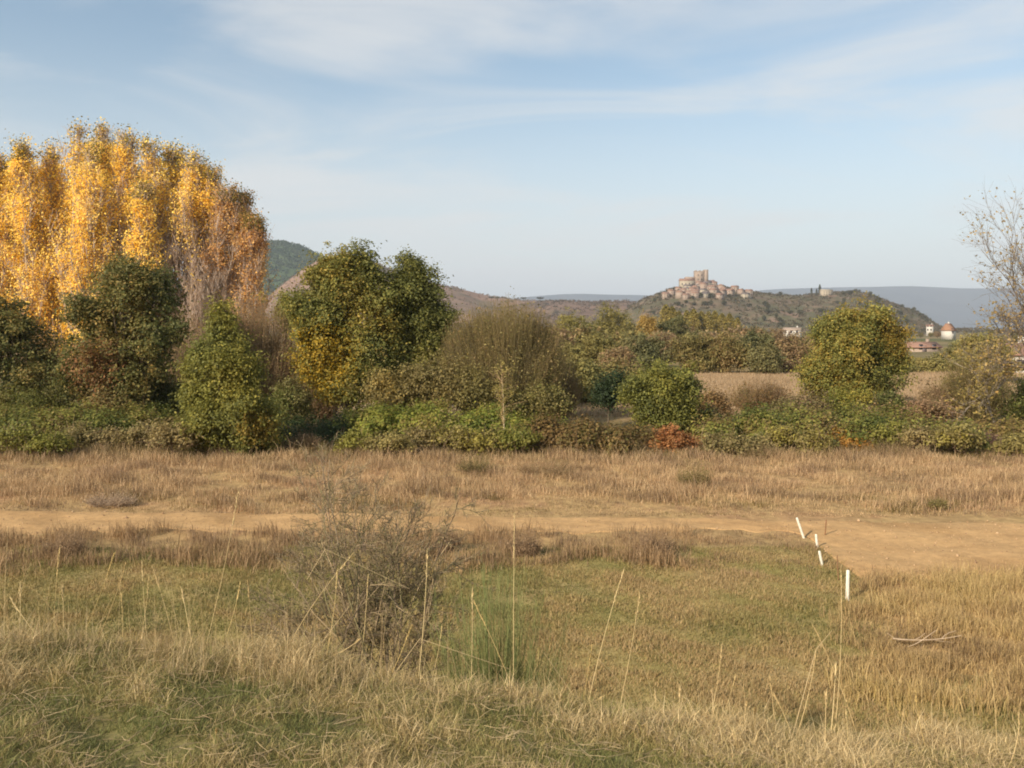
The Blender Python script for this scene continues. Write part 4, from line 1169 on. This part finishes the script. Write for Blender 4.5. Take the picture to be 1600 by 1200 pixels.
# zone D: tall golden grass on the right
r = np.random.default_rng(204)
n = 150000
y = r.uniform(11.6, 19.2, n); x = r.uniform(0.32, 0.80, n) * y
Xp, Vp = Xof(x, y), Vof(y)
cl = wob(x, y, 0.45, 3.0); cl2 = wob(x, y, 1.5, 9.0)
keep = (r.uniform(size=n) < sstep(1290, 1450, Xp + 45 * wob(x, y, 0.8, 2.0) + 30 * wob(x, y, 0.25, 5.0))) & (Vp > 908 + 9 * cl - r.exponential(7.0, n)) & (r.uniform(size=n) < 1 - sstep(1070, 1140, Vp + 25 * cl)) & (r.uniform(size=n) < 0.5 + 0.5 * cl)
x, y, cl, cl2 = x[keep], y[keep], cl[keep], cl2[keep]
hgt = (0.19 + 0.09 * cl + 0.06 * cl2) * r.uniform(0.35, 1.6, len(x)) * np.where(r.uniform(size=len(x)) < 0.03, 1.7, 1)
c = ramp(0.5 + 0.4 * cl2 + r.normal(0, 0.25, len(x)), [lin(130, 106, 76), GLD[2], GLD[0], GLD[1], GLD[3]]) * r.uniform(0.8, 1.2, (len(x), 1))
blades('golden_grass', x, y, hgt, r.uniform(0.003, 0.007, len(x)), r.uniform(0.05, 0.75, len(x)), c, r, label='knee high golden grass filling the right side of the meadow')

# field grass beyond the hedge
r = np.random.default_rng(205)
n = 70000
y = r.uniform(52, 104, n); x = r.uniform(0.05, 0.66, n) * y
c = ramp(0.5 + 0.4 * wob(x, y, 3.5, 8.0) + r.normal(0, 0.15, n), [lin(160, 134, 102), lin(178, 152, 118), lin(168, 142, 108), lin(150, 126, 98)]) * r.uniform(0.85, 1.15, (n, 1))
blades('field_grass', x, y, r.uniform(0.2, 0.5, n), r.uniform(0.012, 0.03, n), r.uniform(0.1, 0.8, n), c, r, label='pinkish tan dry grass of the field beyond the hedge')

# the embankment top: matted straw and green grass
r = np.random.default_rng(206)
n = 340000
y = r.uniform(2.2, 6.3, n); x = r.uniform(-0.78, 0.78, n) * (y + 0.6)
crest = 4.6 - 0.05 * x
g = wob(x, y, 0.55, 4.0); g2 = wob(x, y, 0.19, 6.0)
fringe = sstep(-1.1, -0.1, y - crest)
hgt = (0.048 + 0.024 * g2 + 0.016 * g) * r.uniform(0.4, 1.8, n) + fringe * r.uniform(0, 1, n) ** 2.2 * 0.09 * (1 + 0.5 * g)
tt = 0.30 + 0.26 * g + 0.30 * g2 + 0.20 * fringe + 0.07 * np.clip(x, -2, 3) + r.normal(0, 0.2, n)
c = ramp(tt, [lin(122, 124, 70), lin(148, 140, 82), lin(174, 154, 100), lin(200, 174, 124), lin(230, 206, 156), lin(210, 182, 130)]) * r.uniform(0.72, 1.25, (n, 1))
blades('embankment_grass', x, y, np.maximum(hgt, 0.05), r.uniform(0.0010, 0.0022, n), r.uniform(0.35, 1.25, n), c, r, curl=0.7, label='matted straw and green grass on the embankment edge in front')
# slope behind the crest
n = 60000
y = r.uniform(5.5, 11.0, n); x = r.uniform(-0.8, 0.8, n) * y
c = ramp(0.5 + 0.4 * wob(x, y, 0.8, 2.0) + r.normal(0, 0.2, n), [lin(112, 110, 60), lin(160, 136, 88), lin(190, 160, 108)]) * r.uniform(0.8, 1.2, (n, 1))
blades('slope_grass', x, y, r.uniform(0.1, 0.32, n), r.uniform(0.002, 0.005, n), r.uniform(0.1, 0.9, n), c, r, label='rough dry grass down the embankment slope')
# taller straw tufts standing along the crest
n = 13000
nc = 420
cx_ = np.concatenate([r.uniform(-3.9, -0.4, 250), r.uniform(-0.4, 4.0, 170)]); cy_ = r.uniform(4.2, 5.5, nc) - 0.05 * cx_
i = r.integers(0, nc, n); x = cx_[i] + r.normal(0, 0.09, n); y = cy_[i] + r.normal(0, 0.09, n)
th = (np.interp(cx_, [-3.5, -1.6, -0.4, 4], [0.19, 0.17, 0.11, 0.12]) * r.uniform(0.5, 1.35, nc))[i]
c = ramp(r.uniform(size=nc)[i] * 0.7 + r.uniform(0, 0.3, n), [lin(160, 136, 96), lin(186, 162, 118), lin(204, 182, 138), lin(172, 140, 100)]) * r.uniform(0.8, 1.15, (n, 1))
blades('straw_tufts', x, y, th * r.uniform(0.5, 1.25, n), r.uniform(0.0009, 0.0018, n), r.uniform(0.05, 0.95, n), c, r, label='dead straw tufts standing along the embankment edge')
# fine dry stems standing thinly over the edge
n = 900
cx_ = r.uniform(-3.6, 3.9, n); cy_ = r.uniform(4.1, 5.4, n) - 0.05 * cx_
hh_ = 0.12 + 0.5 * r.uniform(0, 1, n) ** 1.7 * np.interp(cx_, [-3, 0, 3], [1.0, 0.8, 0.75])
a = r.uniform(0, 6.283, n); ln = hh_ * np.abs(r.normal(0, 0.35, n))
p0 = np.stack([cx_, cy_, H(cx_, cy_) - 0.01], 1); p1 = p0 + np.stack([np.cos(a) * ln, np.sin(a) * ln, hh_], 1)
sg = np.stack([-np.cos(a), -np.sin(a), 0 * a], 1) * (ln * r.uniform(0, 0.5, n))[:, None]
v, f, c = tubes(bez(p0, p1, 6, sg, r), np.tile(np.linspace(0.0013, 0.0005, 6), (n, 1)), 3, ramp(r.uniform(size=n), [lin(150, 126, 86), lin(196, 172, 126), lin(172, 142, 100)]))
tag(build('fine_dry_stems', v, f, M_twig, None, c), 'fine dry grass stems standing thinly along the embankment edge', None, None, 'stuff')
# fallen straws and leaf litter lying among the grass
n = 4500
y = r.uniform(2.6, 5.2, n); x = r.uniform(-0.75, 0.75, n) * y
a = r.uniform(0, 6.283, n); ln = r.uniform(0.03, 0.14, n)
p0 = np.stack([x, y, H(x, y) + r.uniform(0.01, 0.06, n)], 1)
p1 = p0 + np.stack([np.cos(a) * ln, np.sin(a) * ln, r.uniform(-0.01, 0.03, n)], 1)
v, f, c = tubes(bez(p0, p1, 3, r.normal(0, 0.004, p0.shape), r), np.tile([0.0012, 0.0011, 0.0008], (n, 1)), 3, ramp(r.uniform(size=n), [lin(158, 134, 100), lin(192, 168, 128), lin(140, 114, 90)]))
tag(build('straw_litter', v, f, M_twig, None, c), 'broken straws lying on the embankment grass', None, None, 'stuff')

# pebbles and clods on the track
r = np.random.default_rng(207)
n = 5200
y = r.uniform(18.4, 25.4, n); x = r.uniform(-0.75, 0.75, n) * y
Xp, Vp = Xof(x, y), Vof(y)
keep = (Vp > road_far(Xp) - 1) & (Vp < road_near(Xp) + 2); x, y = x[keep], y[keep]; n = len(x)
oc = np.array([[1, 0, 0], [0, 1, 0], [-1, 0, 0], [0, -1, 0], [0, 0, 1], [0, 0, -1]], float)
of = np.array([[0, 1, 4], [1, 2, 4], [2, 3, 4], [3, 0, 4], [1, 0, 5], [2, 1, 5], [3, 2, 5], [0, 3, 5]], np.int32)
sz_ = (0.008 + r.exponential(0.008, n))[:, None, None]
v = (oc[None] * sz_ * r.uniform(0.6, 1.3, (n, 6, 1)) + np.stack([x, y, H(x, y) + 0.025], 1)[:, None]).reshape(-1, 3)
f = (of[None] + np.arange(n, dtype=np.int32)[:, None, None] * 6).reshape(-1, 3)
tag(build('gravel', v, f, M_twig, None, np.repeat(ramp(r.uniform(size=n), [lin(150, 118, 84), lin(190, 158, 120), lin(130, 102, 76)]), 6, axis=0)), 'pebbles and clods scattered over the dirt track', None, None, 'stuff')

# ------------------------------------------------------------------ white marker posts, stake, fallen branch
M_post = solid_mat('white_painted_post', lin(226, 218, 198), 0.6, 0.3, 14.0, 0.7)
M_stake = solid_mat('brown_stake', lin(130, 96, 66), 0.9, 0.4, 20.0, 0.5)


def post(name, X0, Y0, X1, Y1, rad, label, mat=M_post, group=None, sides=14):
    D = EYE * FPX / (Y0 - HZ)
    b = P(X0, Y0, D); t = P(X1, Y1, D)
    b[2] = float(H(b[0], D))
    root = empty(name, b, label, 'post', group)
    d = (t - b); Ln = np.linalg.norm(d); d /= Ln
    pp = np.array([[b - d * 0.12, b + d * 0.02, b + d * Ln * 0.5, t - d * 0.02, t]])
    rr = np.array([[rad * 1.04, rad * 1.03, rad, rad * 0.98, rad * 0.82]])
    v, f, c = tubes(pp, rr, sides, np.array([0.5, 0.5, 0.5]))
    cap = np.arange(len(v) - sides, len(v), dtype=np.int32)
    v = np.concatenate([v, [t + d * 0.006]])
    fan = np.stack([cap, np.roll(cap, -1), np.full(sides, len(v) - 1)], 1).astype(np.int32)
    build('shaft', v, [f, fan], mat, root, None, True)
    if mat is M_post:
        q = np.array([[b + d * (Ln * 0.78), b + d * (Ln * 0.80)]])
        v, f, c = tubes(q, np.full((1, 2), rad * 1.08), sides, np.array([0.5, 0.5, 0.5]))
        build('band', v, f, M_post, root, None, True)


G_P = 'white marker posts beside the dirt track'
post('marker_post', 1324, 938, 1325, 891, 0.036, 'upright white marker post, nearest and tallest of the four', group=G_P)
post('marker_post', 1285, 884, 1280, 861, 0.030, 'white marker post overlapping another, the lower of the close pair', group=G_P)
post('marker_post', 1277, 856, 1275, 835, 0.030, 'white marker post, the upper of the close pair', group=G_P)
post('marker_post', 1256, 841, 1245, 809, 0.031, 'white marker post leaning left, farthest of the four', group=G_P)
post('wooden_stake', 1289, 838, 1291, 812, 0.018, 'thin brown stake at the edge of the dirt track', M_stake, None, 8)
post('wooden_stake', 1310, 905, 1308, 868, 0.012, 'thin straw coloured stake left of the nearest white post', M_stake, None, 8)

r = np.random.default_rng(301)
D = EYE * FPX / (1012 - HZ)
a_ = P(1395, 1012, D); a_[2] = float(H(a_[0], D)) + 0.16
b_ = P(1502, 1006, D); b_[2] = float(H(b_[0], D)) + 0.20
br_ = empty('fallen_branch', a_, 'pale fallen branch lying in the golden grass on the right', 'branch')
mid_ = bez(a_[None], b_[None], 8, np.array([[0, 0, -0.05]]), r)
tv = [tubes(mid_, np.linspace(0.016, 0.006, 8)[None], 6, lin(184, 160, 130))]
s0 = mid_[0, [1, 2, 3, 3, 4, 5]]; e = s0 + np.array([[-0.25, 0.05, 0.10], [0.22, 0, 0.12], [-0.3, -0.1, -0.08], [0.3, 0.1, 0.14], [0.35, 0, -0.05], [0.3, 0.1, 0.1]])
tv.append(tubes(bez(s0, e, 4, r.normal(0, 0.02, e.shape), r), np.tile(np.linspace(0.011, 0.004, 4), (6, 1)), 5, lin(184, 160, 130)))
v, f, c = merge(tv); build('limb', v, f, M_bark, br_, c)

# ------------------------------------------------------------------ foreground: dead shrub, green broom, grass stalks
def fork(base, dirs, length, rad, depth, r, up, ang, ratio, kids, wobble):
    out = []
    stack = [(np.array(base, float), np.array(d, float) / np.linalg.norm(d), length * l, rad, 0) for d, l in dirs]
    while stack:
        p, d, ln, rd, dep = stack.pop()
        q = [p]; dd = d.copy()
        for s in range(4):
            dd = dd + r.normal(0, wobble, 3); dd[2] += up * 0.05; dd /= np.linalg.norm(dd); q.append(q[-1] + dd * ln / 4)
        q = np.array(q); out.append((q, rd))
        if dep < depth:
            for _ in range(r.integers(kids[0], kids[1] + 1)):
                t = r.uniform(0.3, 1.0); j = min(int(t * 4), 3)
                nd = dd + r.normal(0, ang, 3); nd[2] += up * 0.4; nd /= np.linalg.norm(nd)
                stack.append((q[j] + (q[j + 1] - q[j]) * (t * 4 - j), nd, ln * ratio * r.uniform(0.6, 1.2), rd * 0.6, dep + 1))
    return np.array([o[0] for o in out]), np.array([np.linspace(o[1], o[1] * 0.55, 5) for o in out])


r = np.random.default_rng(401)
D = 6.0
sbase = P(612, 1120, D); sbase[2] = float(H(sbase[0], D))
dead = empty('dead_shrub', sbase, 'grey brown dead shrub with a dense tangle of twigs on the embankment', 'shrub')
tgt = [(455, 800, 0.2), (500, 790, -0.3), (545, 770, 0.1), (575, 790, 0.4), (610, 830, -0.2), (640, 870, 0.2), (660, 940, 0.1), (430, 900, -0.2), (420, 950, 0.3), (520, 860, 0.5), (590, 900, 0.4), (650, 980, -0.3), (480, 960, -0.4), (560, 950, 0.0), (450, 850, 0.4), (620, 960, 0.4)]
dirs = []
for X, Y, dy_ in tgt:
    e = P(X, Y, D) + np.array([0, dy_, 0]); d = e - sbase
    dirs.append((d, np.linalg.norm(d)))
Pt, R = fork(sbase, dirs, 0.86, 0.0085, 4, r, 0.25, 0.55, 0.46, (4, 7), 0.12)
keep = Pt[:, -1, 2] > H(Pt[:, -1, 0], Pt[:, -1, 1])
Pt, R = Pt[keep], R[keep]
col = np.array([lin(144, 126, 100), lin(120, 102, 82), lin(160, 138, 104), lin(124, 114, 80)])[r.integers(0, 4, len(Pt))] * r.uniform(0.8, 1.2, (len(Pt), 1))
v, f, c = merge([tubes(Pt, np.maximum(R, 0.0014), 3, col)]); build('branches', v, f, M_twig, dead, c)
n = 18000
i = r.integers(len(dirs), len(Pt), n); cen = Pt[i, r.integers(1, 5, n)] + r.normal(0, 0.012, (n, 3))
v, f, c = leaf_quads(cen, 0.0075, palette(cen, [lin(136, 114, 86), lin(120, 114, 68), lin(146, 130, 84), lin(116, 96, 76)], r, 0.3), r, 0.35); build('foliage', v, f, M_leaf, dead, c)
print('dead shrub twigs', len(Pt))

r = np.random.default_rng(402)
D = 5.3
gb = P(780, 1125, D); gb[2] = float(H(gb[0], D)) - 0.02
gr = empty('green_broom', gb, 'green broom shrub of fine upright stems in the centre foreground', 'shrub')
n = 330
X = r.normal(775, 58, n).clip(670, 890); Yt = 948 + np.abs(X - 770) * 0.5 + r.uniform(-75, 90, n)
tip = np.stack([(X - 800) / FPX * D, D + r.normal(0, 0.22, n), EYE + (HZ - Yt) / FPX * D], 1)
s0 = np.stack([gb[0] + (tip[:, 0] - gb[0]) * 0.35 + r.normal(0, 0.03, n), D + r.normal(0, 0.05, n), np.full(n, gb[2])], 1)
sag = (tip - s0) * np.array([0.12, 0.1, 0]) * r.uniform(0, 1, (n, 1))
BB = bez(s0, tip, 7, sag, r)
gcol = palette(tip, [lin(110, 118, 70), lin(132, 134, 82), lin(152, 146, 92)], r, 0.3)
i = r.integers(0, n, 2200); t = r.uniform(0.25, 0.95, 2200) * 6; k = t.astype(int); fr = (t - k)[:, None]
q0 = BB[i, k] * (1 - fr) + BB[i, k + 1] * fr; q1 = q0 + np.stack([r.normal(0, 0.02, 2200), r.normal(0, 0.02, 2200), r.uniform(0.05, 0.16, 2200)], 1)
v, f, c = merge([tubes(BB, np.tile(np.linspace(0.0022, 0.0009, 7), (n, 1)), 3, gcol),
                 tubes(bez(q0, q1, 3, r.normal(0, 0.004, q0.shape), r), np.tile([0.0011, 0.001, 0.0007], (2200, 1)), 3, gcol[i])])
build('stems', v, f, M_grass, gr, c)

stalks = [  # X0, Y0, X1, Y1, D, bend px
    (803, 1112, 804, 806, 4.9, 0), (652, 1050, 668, 858, 4.8, 3), (322, 1000, 372, 770, 4.8, 4), (505, 1060, 527, 895, 4.7, 2), (598, 1075, 640, 985, 4.7, 3),
    (215, 985, 233, 905, 4.8, 2), (150, 1000, 197, 880, 4.8, 6), (92, 985, 93, 862, 4.8, -3), (100, 1000, 98, 920, 4.6, 0), (232, 1000, 222, 880, 4.8, -2), (262, 990, 240, 890, 4.8, 2),
    (30, 985, 32, 915, 4.6, 1), (345, 1010, 375, 915, 4.8, 4), (398, 1030, 388, 910, 4.7, -3), (130, 985, 178, 868, 4.7, 3), (420, 1060, 548, 870, 4.7, -10),
    (735, 1080, 738, 925, 4.8, 2), (668, 1075, 690, 985, 4.7, 3), (915, 1130, 975, 890, 4.8, -6), (960, 1130, 1000, 925, 4.7, 3), (905, 1110, 925, 1010, 4.7, 0),
    (812, 1105, 742, 942, 4.8, 4), (1100, 1155, 1128, 1010, 4.6, 4), (1110, 1165, 1148, 1060, 4.6, 3), (1215, 1165, 1204, 1062, 4.4, 0), (1240, 1165, 1275, 1020, 4.4, 5),
    (1300, 1170, 1314, 890, 4.5, 3), (1295, 1165, 1306, 1040, 4.4, 2), (1342, 1160, 1272, 980, 4.5, 6), (1288, 1185, 1291, 1085, 4.2, 0), (1322, 1185, 1322, 1115, 4.2, 0),
    (1452, 1185, 1430, 1080, 4.3, -3), (1560, 1195, 1549, 1050, 4.3, 2), (1578, 1190, 1592, 1120, 4.2, 3), (1250, 1190, 1212, 1090, 4.3, 2), (1024, 1140, 1024, 1085, 4.5, 0),
    (870, 1125, 940, 1090, 4.7, 6), (560, 1065, 575, 905, 4.9, 2), (700, 1000, 655, 1060, 4.7, -2), (480, 1050, 560, 1000, 4.7, 5), (337, 1195, 338, 1142, 3.6, 0), (1050, 1160, 1062, 1080, 4.4, 1),
    (1158, 1170, 1166, 1100, 4.3, 0), (1400, 1180, 1412, 1110, 4.3, 2), (60, 1000, 20, 940, 4.6, -2), (185, 995, 190, 930, 4.7, 1), (300, 1010, 285, 925, 4.7, -1), (1185, 1165, 1180, 1110, 4.3, 0),
]
stalks.sort(key=lambda q: q[0] + q[2])
G_S = 'dry grass stalks rising from the embankment edge'
r = np.random.default_rng(500)
for i, (x0, y0, x1, y1, D, bd) in enumerate(stalks):
    b = P(x0, y0, D); t = P(x1, y1, D + r.uniform(-0.15, 0.15))
    g = float(H(b[0], D)); d = (t - b); 
    b2 = b.copy()
    if d[2] > 0.02: b2 = b + d / d[2] * (g - b[2]) * 1.0 if abs(g - b[2]) < 0.35 else b
    b2[1] = D; b2[2] = min(b2[2], g)
    b2[2] = g - 0.01
    lab = ('upright', 'leaning right', 'leaning left')[0 if abs(x1 - x0) < 16 else (1 if x1 > x0 else 2)]
    lab = 'dry grass stalk ' + lab + ', ' + ords[i] + ' from the left along the embankment edge'
    st = empty('grass_stalk', b2, lab, 'grass stalk', G_S)
    Q = bez(b2[None], t[None], 9, np.array([[bd * D / FPX, 0, 0]]) + r.normal(0, 0.003, (1, 3)), r)
    cc = ramp(np.array([r.uniform()]), [lin(184, 156, 106), lin(216, 190, 138), lin(196, 168, 108)])
    v, f, c = merge([tubes(Q, (np.linspace(0.0025, 0.0011, 9) * r.uniform(0.8, 1.15))[None], 5, cc)])
    build('stem', v, f, M_twig, st, c)
    m = 26; tt = r.uniform(0.80, 1.0, m) * 8; k = np.clip(tt.astype(int), 0, 7); fr = (tt - k)[:, None]
    s0 = Q[0, k] * (1 - fr) + Q[0, np.minimum(k + 1, 8)] * fr
    dd = (Q[0, 8] - Q[0, 6]); dd /= np.linalg.norm(dd)
    e = s0 + dd * r.uniform(0.01, 0.04, (m, 1)) + r.normal(0, 0.004, (m, 3))
    v, f, c = merge([tubes(bez(s0, e, 3, np.zeros_like(e), r), np.tile([0.0010, 0.0022, 0.0006], (m, 1)), 3, cc[0] * 0.95)])
    build('seed_head', v, f, M_twig, st, c)

for X0, pts_, D, lab in ((1, [(600, 1075), (656, 998), (795, 1045)], 4.6, 'broken dry stalk folded over in front of the dead shrub'),
                         (2, [(455, 1065), (512, 992), (545, 948)], 4.7, 'long straw crossing the dead shrub from lower left'),
                         (3, [(860, 1128), (905, 1100), (850, 1020)], 4.6, 'broken straw bent back right of the green broom'),
                         (4, [(480, 905), (508, 858), (640, 920)], 5.6, 'pale broken twig arched over the top of the dead shrub'),
                         (5, [(1230, 1180), (1275, 1015), (1300, 985)], 4.3, 'long straw leaning right among the stalks below the white posts')):
    q = np.array([P(a_, b_, D) for a_, b_ in pts_]); q[0, 2] = min(q[0, 2], float(H(q[0, 0], D))) if X0 != 4 else q[0, 2]
    st = empty('broken_stalk', q[0], lab, 'grass stalk')
    k = np.array([0, .25, .5, .75, .98, 1.0, 1.02, 1.25, 1.5, 1.75, 2.0])
    Q = np.stack([np.interp(k, [0, 1, 2], q[:, j]) for j in range(3)], 1)[None]
    v, f, c = merge([tubes(Q, np.linspace(0.0022, 0.0010, 11)[None], 5, lin(188, 164, 122))])
    build('stem', v, f, M_twig, st, c)

# ------------------------------------------------------------------ air
hm = new_mat('haze_air'); t = hm.node_tree
pv = N(t, 'ShaderNodeVolumePrincipled')
pv.inputs['Color'].default_value = (0.82, 0.90, 1.0, 1)
pv.inputs['Density'].default_value = 1.0e-4
pv.inputs['Anisotropy'].default_value = -0.05
out = N(t, 'ShaderNodeOutputMaterial'); t.links.new(pv.outputs[0], out.inputs['Volume'])
bv, bf, bc = box(0, 10700, -4.0, 30100, 21900, 840)
hz_o = build('haze', bv, bf, hm)
tag(hz_o, 'pale air softening the distant hills', None, None, 'stuff')
